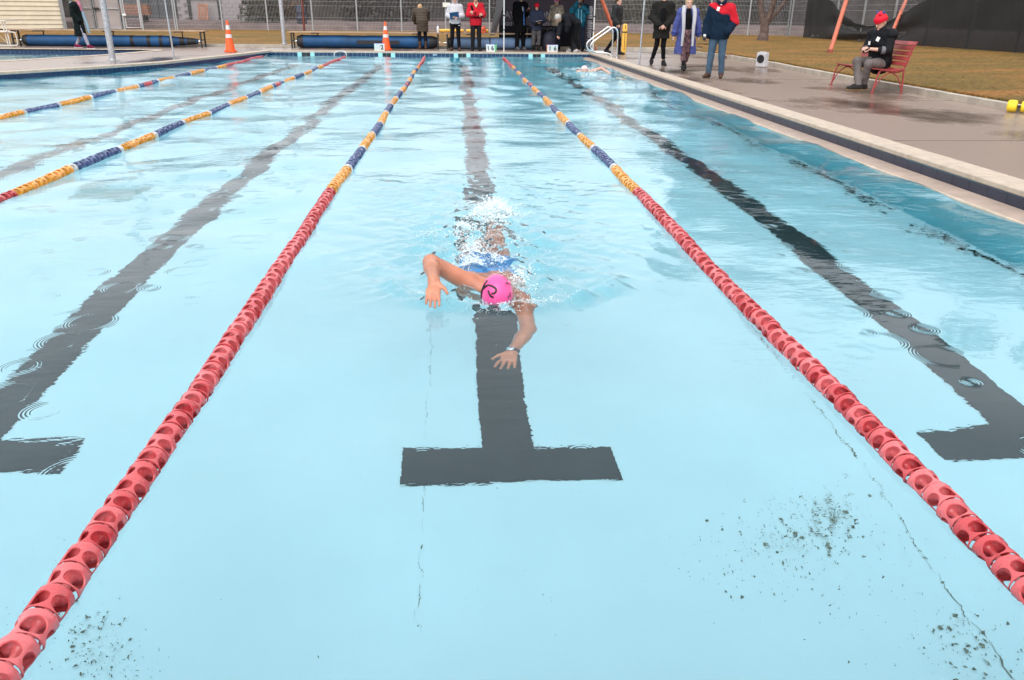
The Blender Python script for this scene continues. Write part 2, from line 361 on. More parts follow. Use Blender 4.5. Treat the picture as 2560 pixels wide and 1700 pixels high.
def surfnet(F, lo, h):
    S = F < 0
    sx, sy, sz = F.shape
    cnt = np.zeros((sx - 1, sy - 1, sz - 1), np.int8)
    for a in (0, 1):
        for b in (0, 1):
            for c in (0, 1): cnt += S[a:sx - 1 + a, b:sy - 1 + b, c:sz - 1 + c]
    act = np.argwhere((cnt > 0) & (cnt < 8))
    if len(act) == 0: return np.zeros((0, 3)), np.zeros((0, 4), int)
    idx = -np.ones(cnt.shape, np.int64); idx[tuple(act.T)] = np.arange(len(act))
    acc = np.zeros((len(act), 3)); num = np.zeros(len(act))
    cor = [(a, b, c) for a in (0, 1) for b in (0, 1) for c in (0, 1)]
    val = {q: F[act[:, 0] + q[0], act[:, 1] + q[1], act[:, 2] + q[2]].astype(float) for q in cor}
    for q in cor:
        for i in range(3):
            if q[i]: continue
            q2 = tuple(1 if j == i else q[j] for j in range(3)); f0, f1 = val[q], val[q2]; m = (f0 < 0) != (f1 < 0)
            t = np.where(m, f0 / np.where(m, f0 - f1, 1), 0)
            pt = np.array(q, float)[None, :].repeat(len(act), 0); pt[:, i] = t
            acc[m] += pt[m]; num[m] += 1
    V = (act + acc / num[:, None]) * h + lo
    quads = []
    for i in range(3):
        j, k = (i + 1) % 3, (i + 2) % 3
        A = np.take(S, range(0, S.shape[i] - 1), i); B = np.take(S, range(1, S.shape[i]), i)
        e = np.argwhere(A != B); e = e[(e[:, j] > 0) & (e[:, k] > 0) & (e[:, j] < F.shape[j] - 1) & (e[:, k] < F.shape[k] - 1)]
        def g(dj, dk):
            c = e.copy(); c[:, j] -= dj; c[:, k] -= dk; return idx[c[:, 0], c[:, 1], c[:, 2]]
        q = np.stack([g(1, 1), g(0, 1), g(0, 0), g(1, 0)], 1)
        flip = ~S[e[:, 0], e[:, 1], e[:, 2]]; q[flip] = q[flip][:, ::-1]
        quads.append(q)
    Q = np.concatenate(quads); Q = Q[(Q >= 0).all(1)]
    return V, Q
def sdf_mesh(name, groups):
    """groups: list of (prims, h, kwargs); joined into one mesh."""
    Vs, Fs, o = [], [], 0
    for prims, h, kw in groups:
        F, lo = sdf_field(prims, h, **kw); V, Q = surfnet(F, lo, h)
        Vs.append(V); Fs.append(Q + o); o += len(V)
    return np_mesh(name, np.concatenate(Vs), np.concatenate(Fs))

# ================================================================== MATERIALS OF THE PLACE
M_CONC = wet_concrete('wet_concrete', (0.285, 0.202, 0.160), (0.095, 0.062, 0.048))
M_COPE = pm('coping_stone', (0.48, 0.385, 0.30), 0.55, 0.14, 9, 0.002, 70)
M_KERB = pm('kerb_concrete', (0.40, 0.35, 0.29), 0.6, 0.22, 5, 0.004, 40)
M_FLOOR = pm('pool_paint', (0.90, 0.845, 0.89), 0.5, 0.055, 0.9)
M_LINE = pm('lane_line_tile', (0.022, 0.026, 0.032), 0.5, 0.2, 6)
M_TILE = pm('navy_tile', (0.012, 0.036, 0.095), 0.16, 0.3, 3)
M_RTILE = pm('slate_tile', (0.022, 0.026, 0.050), 0.3, 0.25, 3)
M_LTILE = pm('pale_blue_tile', (0.33, 0.68, 0.72), 0.2, 0.1, 3)
M_BTILE = pm('black_tile', (0.012, 0.016, 0.02), 0.2, 0.2, 3)
M_GRATE = pm('grate_plastic', (0.50, 0.385, 0.32), 0.45, 0.12, 6)
M_GRASS = grass_material()
M_EARTH = pm('earth', (0.10, 0.075, 0.065), 0.95, 0.35, 2.0, 0.02, 8)
M_WATER = water_material('pool_water', (0.0, 0.82, 0.92), 0.27)
M_STEEL = pm('galvanised_steel', (0.36, 0.37, 0.38), 0.45, 0.3, 30, metal=0.6)
M_CHROME = pm('stainless_steel', (0.72, 0.72, 0.72), 0.18, 0.05, 10, metal=1.0)
M_BLACK = pm('black_steel', (0.012, 0.012, 0.014), 0.5, 0.2, 8)
M_WHITE = pm('white_plastic', (0.78, 0.78, 0.77), 0.4, 0.06, 6)
M_DIRT = pm('dark_debris', (0.045, 0.038, 0.030), 0.8, 0.6, 90, hue=(0.22, 0.18, 0.12))

def S(o): o['kind'] = 'structure'; return o

# ================================================================== GROUND, DECK, POOL BASIN
YW = 27.5                                              # far pool wall
WL = [(-5.98, 27.5), (-6.5, 24.6), (-7.22, 21.2), (-8.15, 19.2), (-9.3, 17.4), (-11.2, 15.2), (-13.6, 13.0), (-13.6, 0.9)]
def offset(poly, d):
    out = []
    for i, p in enumerate(poly):
        a = Vector(poly[max(i - 1, 0)]); b = Vector(poly[min(i + 1, len(poly) - 1)]); t = (b - a).normalized()
        n = Vector((t.y, -t.x)); out.append((p[0] + n.x * d, p[1] + n.y * d))
    return out
WLo = offset(WL, 0.26)
WLo[0] = (-6.24, 27.76)
g = MB()
for x0, x1, y0, y1 in ((-500, 500, 45, 900), (-500, 500, -500, -5), (-500, -25, -5, 45), (40, 500, -5, 45)):
    g.add([(x0, y0, .12), (x1, y0, .12), (x1, y1, .12), (x0, y1, .12)], [(0, 1, 2, 3)])
S(g.build('ground', M_EARTH))
P2 = [(-9.45, 27.45), (-9.9, 24.65), (-11.16, 21.2), (-13.5, 16.2), (-16, 13)]      # near edge of the small pool
deck = MB()
deck.prism([(4.62, -6), (7.86, -6), (7.86, 11), (7.92, 18), (8.1, 22), (8.06, 25), (7.65, 27.3), (6.95, 29.2), (5.6, 29.95), (-30, 29.95), (-30, 27.45), (-9.45, 27.45), (-6.24, 27.76), (4.62, 27.76)], -0.25, 0.14)
deck.prism([WLo[0]] + P2 + [(-30, 13), (-30, -6), (-13.9, -6)] + WLo[1:][::-1], -0.25, 0.14)
deck.prism([(-13.9, -6), (4.62, -6), (4.62, 0.64), (-13.9, 0.64)], -0.25, 0.14)
deck_o = S(deck.build('pool_deck', M_CONC))
# expansion joints across the deck, cut as narrow dark strips
jt = MB()
for y in (4.2, 8.4, 12.6, 16.8, 21.0, 25.2): jt.box((6.24, y, 0.1395), (3.2, 0.012, 0.006))
jt.box((6.3, 27.0, 0.1395), (0.012, 4.4, 0.006))
for x in (-3.5, 0.0, 3.5): jt.box((x, 28.85, 0.1395), (0.012, 2.1, 0.006))
jt.build('joint', pm('joint_filler', (0.09, 0.07, 0.06), 0.8), deck_o)

cop = MB()
cop.prism([(-6.24, 27.76), (4.62, 27.76), (4.32, 27.5), (-5.98, 27.5)][::-1], 0.10, 0.15)
for a, b, c, d in zip(WL[:-1], WL[1:], WLo[1:], WLo[:-1]): cop.prism([a, b, c, d], 0.10, 0.15)
cop.prism([(-13.9, 0.64), (4.62, 0.64), (4.62, 0.9), (-13.6, 0.9)], 0.10, 0.15)
cop_o = S(cop.build('coping', M_COPE))
pv = MB(); pv.box((0, 0, 0), (0.30, 1.094, 0.05)); pv_me = pv.mesh('paver')
bmx = bmesh.new(); bmx.from_mesh(pv_me); bmesh.ops.bevel(bmx, geom=[e for e in bmx.edges], offset=0.008, segments=1, affect='EDGES'); bmx.to_mesh(pv_me); bmx.free()
pv_me.materials.append(M_COPE)
for i in range(24):
    o = link('paver', pv_me, None, cop_o); o.location = (4.47, 1.45 + i * 1.1, 0.1265 + RNG.uniform(-.001, .001))

kerb_line = [(7.94, -6), (7.94, 11), (8.0, 18), (8.18, 22), (8.14, 25), (7.74, 27.3), (7.04, 29.3), (5.7, 30.05), (-30, 30.05)]
kb = []
for p in bez([(x, y, 0) for x, y in kerb_line], 5): kb.append((p.x, p.y))
ki, ko = offset(kb, 0.08), offset(kb, -0.08)
ki, ko = (ki, ko)
kr = MB()
for i in range(len(kb) - 1): kr.prism([ko[i], ko[i + 1], ki[i + 1], ki[i]], 0.0, 0.235 + 0.003 * math.sin(i * 2.1))
S(kr.build('kerb', M_KERB))

# lawn, rising a little towards the fences
def lawn_z(x, y):
    d = max(0.0, max(x - 8.1, y - 30.0)); return 0.222 + 0.078 * min(1, d / 11)
lv, lf = [], []
ts = [0, .004, .01, .02, .035, .05, .07, .1, .14, .2, .3, .45, .7, 1]
for i, (x, y) in enumerate(kb):
    if i <= 20: B = (60, y)
    elif x > 5.9: a = (i - 20) / 16; B = (60 - 40 * a, y + 60 * a)
    else: B = (x * 1.9 + 6, 92)
    for k, t in enumerate(ts):
        X, Y = x + (B[0] - x) * t, y + (B[1] - y) * t
        lv.append((X, Y, lawn_z(X, Y) + 0.012 * math.sin(X * 1.7 + Y * .9) * math.sin(Y * 1.3) * min(1, t * 60)))
n = len(ts)
for i in range(len(kb) - 1):
    for k in range(n - 1): lf.append((i * n + k, i * n + k + 1, (i + 1) * n + k + 1, (i + 1) * n + k))
lm = MB(); lm.add(lv, lf)
S(lm.build('lawn', M_GRASS, smooth=180))
# grass blades along the near edge and across the lawn
gb_v, gb_f = [], []
for _ in range(12000):
    if random.random() < 0.9: y = random.uniform(8, 28); x = np.interp(y, [-6, 11, 18, 22, 25, 27.3], [7.94, 7.94, 8.0, 8.18, 8.14, 7.74]) + 0.09 + abs(random.gauss(0, 0.06))
    else: x, y = random.uniform(8.3, 17), random.uniform(9, 30)
    z = lawn_z(x, y); h = random.uniform(.02, .05); a = random.uniform(0, 6.28); w = random.uniform(.004, .009)
    o = len(gb_v); gb_v += [(x - w * math.cos(a), y - w * math.sin(a), z - .004), (x + w * math.cos(a), y + w * math.sin(a), z - .004), (x + random.uniform(-.02, .02), y + random.uniform(-.02, .02), z + h)]
    gb_f.append((o, o + 1, o + 2))
tag(link('grass', np_mesh('grass', np.array(gb_v), np.array(gb_f), False), M_GRASS), 'short yellow brown winter grass on the lawn', 'grass', kind='stuff')

# basin
def floor_z(y): return -1.12 - 0.75 * max(0, min(1, (y - 5) / 20))
fv, ff = [], []
ys = [0.9] + list(np.linspace(2, 25, 24)) + [26, 27.5]
xs = np.linspace(-13.6, 4.06, 24)
for y in ys:
    for x in xs: fv.append((x, y, floor_z(y)))
for i in range(len(ys) - 1):
    for k in range(len(xs) - 1): ff.append((i * 24 + k, i * 24 + k + 1, (i + 1) * 24 + k + 1, (i + 1) * 24 + k))
fm = MB(); fm.add(fv, ff)
floor_o = S(fm.build('pool_floor', M_FLOOR, smooth=180))
for k in (-2, -1, 0, 1):                                # T-ended lane lines on the floor, 4 mm proud
    x = CX + 2.5 * k + (.012 if k == -1 else 0); lb = MB(); dy = .10 if k == -1 else 0
    for x0, x1, y0, y1 in ((x - .125, x + .125, 3.285 + dy, 25.1), (x - .5, x + .5, 3.035 + dy, 3.285 + dy), (x - .5, x + .5, 25.1, 25.35)):
        Y = sorted(set([y0, y1] + [y for y in ys if y0 < y < y1]))
        vs = [(xx, y, floor_z(y) + .004) for y in Y for xx in (x0, x1)]
        lb.add(vs, [(2 * i, 2 * i + 1, 2 * i + 3, 2 * i + 2) for i in range(len(Y) - 1)])
    lb.build('lane_line', M_LINE, floor_o)
# construction joints showing as thin broken dark lines
for xj, y0, y1 in ((-0.18, 2.2, 4.6), (1.815, 1.7, 5.0)):
    cb = MB(); y = y0; x = xj
    while y < y1:
        w = max(0.0003, random.gauss(.0008, .0010) + (.0012 if xj > 1 else 0)); l = random.uniform(.02, .07); x2 = xj + random.gauss(0, .006)
        if random.random() < 0.8: cb.add([(x - w, y, -1.1165), (x + w, y, -1.1165), (x2 + w * .7, y + l, -1.1165), (x2 - w * .7, y + l, -1.1165)], [(0, 1, 2, 3)])
        x = x2; y += l
    cb.build('crack', M_DIRT, floor_o)
# floor outlet grating
gr = MB(); _gz = floor_z(7.83); gr.box((-3.36, 7.83, _gz + .008), (0.62, 0.56, 0.012))
for i in range(14): gr.box((-3.62 + i * .04, 7.83, _gz + .017), (.018, .5, .008))
gr.build('outlet_grating', pm('grey_grating', (0.30, 0.42, 0.42), 0.6, 0.3, 30), floor_o)
# debris blown into the pool and lying on its floor
dv = MB()
def flakes(n, px, py, sx_, sy_, big=0.012):
    big *= .50
    for _ in range(int(n * 2.2)):
        x_, y_ = random.gauss(px, sx_), random.gauss(py, sy_)
        p = under(x_, y_, 1.12); s = big * min(2.2, random.expovariate(1.6) + .12); a = random.uniform(0, 6.28); e = random.uniform(.25, .9)
        k = random.choice((3, 4, 5)); pts = []
        for i in range(k):
            t = a + 6.28 * i / k; rr = s * random.uniform(.6, 1.2)
            u, v = math.cos(t - a) * rr, math.sin(t - a) * rr * e
            pts.append((p.x + u * math.cos(a) - v * math.sin(a), p.y + u * math.sin(a) + v * math.cos(a), -1.116 + random.uniform(0, .012)))
        dv.add(pts, [tuple(range(k))])
flakes(170, 2010, 1330, 90, 50, .011); flakes(90, 2080, 1290, 45, 28, .013); flakes(120, 1920, 1400, 130, 60, .006)
flakes(80, 2420, 1610, 70, 45, .013); flakes(60, 2250, 1530, 120, 70, .006); flakes(90, 230, 1600, 45, 45, .010); flakes(60, 270, 1660, 60, 30, .006)
flakes(50, 100, 1480, 60, 80, .004); flakes(60, 1400, 1350, 500, 200, .003)
tag(dv.build('leaf_litter', M_DIRT), 'dark bits of leaf and grit lying on the pool floor', 'debris', kind='stuff')
wl = MB()                                               # grit gathered along the foot of the right wall
for _ in range(1300):
    y = random.uniform(4.5, 17)
    if math.sin(y * 1.7) + math.sin(y * 4.3 + 1) + random.gauss(0, .8) < -.25: continue
    x = 4.0 - abs(random.gauss(0, .07)) * (1 + .6 * math.sin(y * 2.1)); s = random.uniform(.006, .03)
    a = random.uniform(0, 6.28); wl.add([(x + s * math.cos(a + q), y + 1.6 * s * math.sin(a + q), -1.116 + random.uniform(0, .02) + (floor_z(y) + 1.12)) for q in (0, 1.7, 3.3, 4.8)], [(0, 1, 2, 3)])
tag(wl.build('leaf_litter', pm('wet_grit', (0.012, 0.014, 0.010), 0.8, 0.5, 40)), 'dark grit drifted along the foot of the right pool wall', 'debris', kind='stuff')

wall = MB()
def vwall(a, b, z0=-1.9, z1=0.10): wall.add([(a[0], a[1], z0), (b[0], b[1], z0), (b[0], b[1], z1), (a[0], a[1], z1)], [(0, 1, 2, 3)])
vwall((-5.98, 27.5), (4.06, 27.5)); vwall((4.06, 27.5), (4.06, 0.9), z1=-0.012); vwall((4.06, .9), (-13.6, .9))
for a, b in zip(WL[:-1], WL[1:]): vwall(a, b)
# gutter trough on the right: nosing, ledge, riser
wall.add([(4.06, .9, -.012), (4.06, 27.5, -.012), (4.332, 27.5, .0), (4.332, .9, .0)], [(0, 1, 2, 3)])
wall.add([(4.332, .9, .0), (4.332, 27.5, .0), (4.332, 27.5, .102), (4.332, .9, .102)], [(0, 1, 2, 3)])
wall.add([(4.06, 27.5, -.02), (4.34, 27.5, -.02), (4.34, 27.5, .1), (4.06, 27.5, .1)], [(0, 1, 2, 3)])
wall_o = S(wall.build('pool_wall', pm('wall_paint', (0.24, 0.58, 0.66), 0.5, 0.06, 0.9)))
def tile_mesh(w, h, t, mat):
    b = MB(); b.box((0, 0, 0), (w, t, h)); me = b.mesh('tile'); bb = bmesh.new(); bb.from_mesh(me)
    bmesh.ops.bevel(bb, geom=list(bb.edges), offset=0.003, segments=1, affect='EDGES'); bb.to_mesh(me); bb.free(); me.materials.append(mat); return me
TW = 0.136
T_N, T_L, T_B, T_R = [tile_mesh(TW - .007, .135, .012, m) for m in (M_TILE, M_LTILE, M_BTILE)] + [tile_mesh(.247, .096, .012, M_RTILE)]
TILES = []
n = int((4.33 + 5.97) / TW) + 1
marks = {}
for k in (-2, -1, 0, 1):
    i0 = int((CX + 2.5 * k + 5.97) / TW) - 1
    marks.update({i0 - 1: T_L, i0: T_B, i0 + 1: T_B, i0 + 2: T_L})
for i in range(n):
    o = link('tile', marks.get(i, T_N), None, wall_o); o.location = (-5.97 + (i + .5) * TW, 27.496, 0.0295 + RNG.uniform(-.0006, .0006)); o.rotation_euler = (RNG.normal(0, .006), 0, 0)
def tile_run(a, b, me, w, z, parent, off=0.004):
    a, b = Vector((*a, 0)), Vector((*b, 0)); d = (b - a).normalized(); nn = Vector((-d.y, d.x, 0)); L_ = (b - a).length
    for i in range(int(round(L_ / w))):
        p = a + d * ((i + .5) * L_ / round(L_ / w)); o = link('tile', me, None, parent)
        o.location = (p.x + nn.x * off, p.y + nn.y * off, z + RNG.uniform(-.0006, .0006)); o.rotation_euler = (RNG.normal(0, .004), 0, math.atan2(d.y, d.x))
for a, b in zip(WL[:5], WL[1:6]): tile_run(a, b, T_N, TW, .0295, wall_o)
tile_run((4.328, 0.95), (4.328, 27.45), T_R, .25, .0505, wall_o, 0.002)
# overflow grating: ridged bars lying along the ledge
gb = MB()
for i in range(13): gb.box((4.105 + i * .017, 14.2, -.004 + i * .0008), (.0105, 26.5, .016))
for y in np.arange(1.2, 27.4, .5): gb.box((4.205, y, -.0075), (.22, .012, .010))
gb.build('grate', M_GRATE, wall_o)
ns = MB()
ns.tube([(4.078, .95, -.012), (4.078, 27.46, -.012)], .02, 8); ns.build('nosing', M_COPE, wall_o, 60)

# ================================================================== WATER
rw = np.random.default_rng(3)
WV = []
for i in range(46):
    lam = 0.28 * (12.0 ** rw.uniform()); th = rw.uniform(0, 2 * np.pi); WV.append((2 * np.pi / lam, th, rw.uniform(0, 6.28), lam))
TV = []
for i in range(60):
    lam = 0.045 * (8.0 ** rw.uniform()); TV.append((2 * np.pi / lam, rw.uniform(0, 2 * np.pi), rw.uniform(0, 6.28), lam))
def sstep(a, b, x): t = np.clip((x - a) / (b - a), 0, 1); return t * t * (3 - 2 * t)
def water_h(X, Y):
    h = np.zeros_like(X)
    g_long = 0.0042 + 0.0048 * sstep(2.5, 8, Y) + 0.002 * sstep(9, 20, Y)
    g_short = (0.0015 + 0.0065 * sstep(3, 7, Y)) * (1 - sstep(13, 18, Y))
    patch = 0.6 + 0.8 * (0.5 + 0.5 * np.sin(X * .55 + 1.1 * np.sin(Y * .21)) * np.cos(Y * .37 + X * .2))
    for k, th, ph, lam in WV:
        a = (g_short if lam < 0.7 else g_long) / k
        h += a * patch * np.sin(k * (X * np.cos(th) + Y * np.sin(th)) + ph)
    # churned water round the swimmer and the bow wave ahead of the head
    tx, ty = X - 0.17 - 0.05 * (Y - 4), Y
    m = np.exp(-((tx / 0.42) ** 2)) * sstep(3.72, 3.95, ty) * (1 - sstep(4.9, 6.0, ty))
    m2 = np.exp(-((tx / (0.75 + 0.12 * (Y - 4))) ** 2)) * sstep(3.75, 4.2, ty) * (1 - sstep(6.2, 8.0, ty))
    r0 = np.hypot((X - 0.22) / 1.25, Y - 4.22)
    ring = np.exp(-((r0 - 0.50) / 0.055) ** 2) * sstep(4.35, 4.0, Y)
    t_ = np.zeros_like(X)
    for k, th, ph, lam in TV: t_ += np.sin(k * (X * np.cos(th) + Y * np.sin(th)) + ph + 1.5 * np.sin(3.1 * X + 2.3 * Y + ph)) / k
    h += 0.090 * t_ * np.clip(m + 0.75 * ring, 0, 1.1) + 0.022 * t_ * m2
    h += 0.030 * ring - 0.014 * np.exp(-((r0 - 0.33) / 0.09) ** 2) * sstep(4.4, 4.0, Y)
    for a_ in (0.62, 0.78, 0.95):                      # wake arcs spreading off to the sides
        h += 0.004 * np.exp(-((r0 - a_) / 0.05) ** 2) * sstep(4.3, 4.6, Y) * (1 - sstep(6, 8, Y))
    m3 = np.exp(-(((X - 3.0) / 1.1) ** 2 + ((Y - 19.5) / 2.2) ** 2))
    h += 0.05 * t_ * m3
    # the surface hangs a little below the overflow edge
    return h
gx = np.concatenate([np.arange(-13.5, -5, .25), np.arange(-5, -1.1, .06), np.arange(-1.1, 1.5, .012), np.arange(1.5, 4.04, .045), [4.052, 4.068]])
gy = [0.9]
while gy[-1] < 27.48:
    y = gy[-1]; gy.append(y + (.035 if y < 3.3 else .012 if y < 6.6 else min(.014 + (y - 6.6) * .009, .125)))
gy[-1] = 27.496; gy = np.array(gy)
GX, GY = np.meshgrid(gx, gy)
Hh = water_h(GX, GY)
Wv = np.stack([GX, GY, Hh], -1).reshape(-1, 3); nx, ny = len(gx), len(gy)
ii = (np.arange(ny - 1)[:, None] * nx + np.arange(nx - 1)[None, :])
cxm, cym = (GX[:-1, :-1] + GX[1:, 1:]) / 2, (GY[:-1, :-1] + GY[1:, 1:]) / 2
wy = np.array([p[1] for p in WL[::-1]]); wx = np.array([p[0] for p in WL[::-1]])
keep = cxm > np.interp(cym, wy, wx) - 0.2
Wf = np.stack([ii, ii + 1, ii + nx + 1, ii + nx], -1)[keep].reshape(-1, 4)
S(link('water', np_mesh('water', Wv, Wf), M_WATER))

# small leisure pool beyond the left deck
p2 = MB(); p2.add([(-9.45, 27.45, -.6), (-9.9, 24.65, -.6), (-11.16, 21.2, -.6), (-13.5, 16.2, -.6), (-16, 13, -.6), (-30, 13, -.6), (-30, 27.45, -.6)], [(0, 1, 2, 3, 4, 5, 6)])
P2b = P2 + [(-30, 13), (-30, 27.45), P2[0]]
for a, b in zip(P2b[:-1], P2b[1:]): p2.add([(a[0], a[1], -.6), (b[0], b[1], -.6), (b[0], b[1], .10), (a[0], a[1], .10)], [(0, 1, 2, 3)])
p2_o = S(p2.build('leisure_pool', pm('leisure_pool_paint', (0.45, 0.58, 0.58), 0.5, 0.1, 1.5)))
tile_run((-9.5, 27.446), (-22, 27.446), T_N, TW, .04, p2_o, 0.002)
c2 = MB(); P2o = offset(P2, -0.26)
for a, b, c, d in zip(P2[:-1], P2[1:], P2o[1:], P2o[:-1]): c2.prism([a, b, c, d], 0.10, 0.152)
c2.prism([(-30, 27.45), (-9.45, 27.45), (-9.45, 27.7), (-30, 27.7)], 0.10, 0.152)
S(c2.build('coping', M_COPE))
w2 = MB()
X2 = np.arange(-29.9, -9.3, .12)
for y in np.arange(13.1, 27.45, .12):
    pass
gx2 = np.linspace(-29.9, -9.47, 120); gy2 = np.linspace(13.1, 27.44, 100); A_, B_ = np.meshgrid(gx2, gy2)
z2 = sum(0.004 / k * np.sin(k * (A_ * np.cos(th) + B_ * np.sin(th)) + ph) for k, th, ph, lam in WV if lam > .7)
ii = (np.arange(99)[:, None] * 120 + np.arange(119)[None, :]); cxm, cym = (A_[:-1, :-1] + A_[1:, 1:]) / 2, (B_[:-1, :-1] + B_[1:, 1:]) / 2
keep = cxm < np.interp(cym, [p[1] for p in P2[::-1]], [p[0] for p in P2[::-1]]) + .15
S(link('water', np_mesh('water', np.stack([A_, B_, z2], -1).reshape(-1, 3), np.stack([ii, ii + 1, ii + 121, ii + 120], -1)[keep].reshape(-1, 4)), M_WATER))

# ================================================================== LANE ROPES
def float_mesh(name, mat, ovals=4, Rr=0.0470, Lf=0.080, lod=0):
    """hollow moulded float: a banded shell pierced by oval windows, a dished web and a hub inside"""
    win = np.linspace(.30, .97, (11, 7, 5)[lod]); rows = [(0.0, .90), (.025, .985), (.10, 1.03), (.16, 1.0), (.24, .99)]
    rows = [(s_, r_, .80) for s_, r_ in rows]
    for s_ in win:
        u = (s_ - .635) / .335; rows.append((s_, .99 - .03 * max(0, s_ - .5), .88 * max(.20, (1 - abs(u) ** 2.4) ** .5 if abs(u) < 1 else 0)))
    rows.append((1.0, .955, .20)); w0, w1 = 5, 5 + len(win) - 1
    bm = bmesh.new(); grid = []
    for s_, r_, h in rows:
        line = []
        for o_ in range(ovals):
            for th in (-1, -(1 + h) / 2, -h, -h / 3, h / 3, h, (1 + h) / 2):
                a_ = (o_ + (th + 1) / 2) * 2 * math.pi / ovals; line.append(bm.verts.new((r_ * Rr * math.cos(a_), -s_ * Lf, r_ * Rr * math.sin(a_))))
        grid.append(line)
    n = 7 * ovals
    for i in range(len(rows) - 1):
        for k in range(n):
            if w0 <= i < w1 and k % 7 in (2, 3, 4): continue
            bm.faces.new((grid[i][k], grid[i][(k + 1) % n], grid[i + 1][(k + 1) % n], grid[i + 1][k]))
    bmesh.ops.recalc_face_normals(bm, faces=bm.faces)
    if lod < 2: bmesh.ops.solidify(bm, geom=list(bm.faces), thickness=0.0045)
    me = bpy.data.meshes.new(name); bm.to_mesh(me); bm.free()
    q = MB(); q.v = [tuple(v.co) for v in me.vertices]; q.f = [tuple(p.vertices) for p in me.polygons]
    M = Matrix.Rotation(R(90), 3, 'X'); m = 14
    prof = [(Rr * .93, Lf * .08), (Rr * .85, Lf * .12), (Rr * .40, Lf * .17), (Rr * .22, Lf * .30), (Rr * .20, Lf * .99)]
    vs = [M @ Vector((r_ * math.cos(2 * math.pi * k / m), r_ * math.sin(2 * math.pi * k / m), z)) for r_, z in prof for k in range(m)]
    q.add(vs, [(i * m + k, i * m + (k + 1) % m, (i + 1) * m + (k + 1) % m, (i + 1) * m + k) for i in range(len(prof) - 1) for k in range(m)])
    me = q.mesh(name, 38); me.materials.append(mat); return me
FCOL = {'red': (0.72, 0.095, 0.105), 'amber': (0.90, 0.42, 0.05), 'navy': (0.10, 0.14, 0.32), 'white': (0.80, 0.80, 0.80)}
FM = {}
for k, c in FCOL.items():
    m = float_material(k + '_float_plastic', c)
    FM[k] = tuple(float_mesh('float', m, lod=i) for i in range(3))
PITCH = 0.0855
M_CABLE = pm('steel_cable', (0.3, 0.3, 0.3), 0.4, 0.2, 50, metal=0.8)
def lane_rope(x, label, extra_red=True):
    t = thing('lane_rope', label, 'lane rope', (x, 1.05, 0.007), 0, 'lane ropes across the pool')
    cb = MB(); cb.tube([(0, -.1, 0), (0, 25.95, 0)], .004, 6); cb.build('cable', M_CABLE, t)
    nf = int(25.35 / PITCH)
    for i in range(nf):
        y = 0.10 + i * PITCH; yy = y + 1.05
        if y < 5.35 or y > 21.0: c = 'red'
        else:
            q = (y - 5.35) / 1.06; c = 'amber' if int(q) % 2 == 0 else 'navy'
            if (q % 1) * 1.06 < PITCH and q > 0.5: c = 'white'
            if extra_red and abs(y - 15.4) < .2 : c = 'red'
        me = FM[c][0 if yy < 6 else 1 if yy < 12 else 2]
        o = link('float', me, None, t)
        o.location = (0.012 * math.sin(yy * .9 + x) + .004 * random.uniform(-1, 1), y + PITCH * .97, 0.006 * math.sin(yy * 2.3 + x) + .002 * random.uniform(-1, 1))
        o.rotation_euler = (random.gauss(0, .025), (i % 2) * .785 + random.gauss(0, .20), random.gauss(0, .025))
    h = MB(); h.tube([(0, 25.75, 0), (0, 26.05, .03), (0, 26.30, .045), (0, 26.44, .05)], .012, 8); h.build('tensioner', M_CHROME, t)
    return t
lane_rope(CX - 6.25, 'farthest left lane rope reaching the corner of the pool')
lane_rope(CX - 3.75, 'second lane rope from the left, ending at the white hoop')
lane_rope(CX - 1.25, 'lane rope just left of the pink capped swimmer')
lane_rope(CX + 1.25, 'lane rope just right of the pink capped swimmer')

# ================================================================== FENCES AND WHAT STANDS BEHIND THEM
M_GALV = pm('fence_wire', (0.42, 0.40, 0.41), 0.5, 0.15, 20, metal=0.3)
FZ = 0.29
def panel_mesh(Lp, Hh_=2.05):
    b = MB(); nw = int(Lp / .075)
    for i in range(nw + 1): b.tube([(i * Lp / nw, 0, .04), (i * Lp / nw, 0, Hh_)], .0042, 3, False)
    for z in (.06, .26, .46, .68, 1.28, 1.50, 1.72, 2.02): b.tube([(0, .006, z), (Lp, .006, z)], .0055, 3, False)
    me = b.mesh('mesh_panel'); me.materials.append(M_GALV); return me
pst = MB(); pst.box((0, 0, 1.05), (.065, .065, 2.2)); pst.box((0, 0, 2.165), (.075, .075, .03)); POST = pst.mesh('post'); POST.materials.append(M_STEEL)
def mesh_fence(pts, label):
    t = thing('mesh_fence', label, 'fence', (pts[0][0], pts[0][1], FZ)); o0 = Vector((pts[0][0], pts[0][1], 0))
    cache = {}
    for a, b in zip(pts[:-1], pts[1:]):
        a, b = Vector((*a, 0)), Vector((*b, 0)); k = max(1, round((b - a).length / 2.42)); Lp = round((b - a).length / k, 3); d = (b - a) / k
        if Lp not in cache: cache[Lp] = panel_mesh(Lp)
        for i in range(k):
            p = a + d * i - o0
            o = link('mesh_panel', cache[Lp], None, t); o.location = p; o.rotation_euler = (0, 0, math.atan2(d.y, d.x))
            q = link('post', POST, None, t); q.location = p + Vector((0, -.04, 0)); q.rotation_euler = (0, 0, math.atan2(d.y, d.x))
    q = link('post', POST, None, t); q.location = b - o0
    return t
mesh_fence([(-15.15, 47.3), (-12.73, 47.3), (9.05, 47.3), (13.8, 45.9), (17.65, 44.45)], 'grey welded mesh fence along the far side of the lawn')
mesh_fence([(17.7, 44.3), (18.04, 31.6), (18.4, 24), (18.9, 8)], 'grey welded mesh fence hung with black cloth on the right')

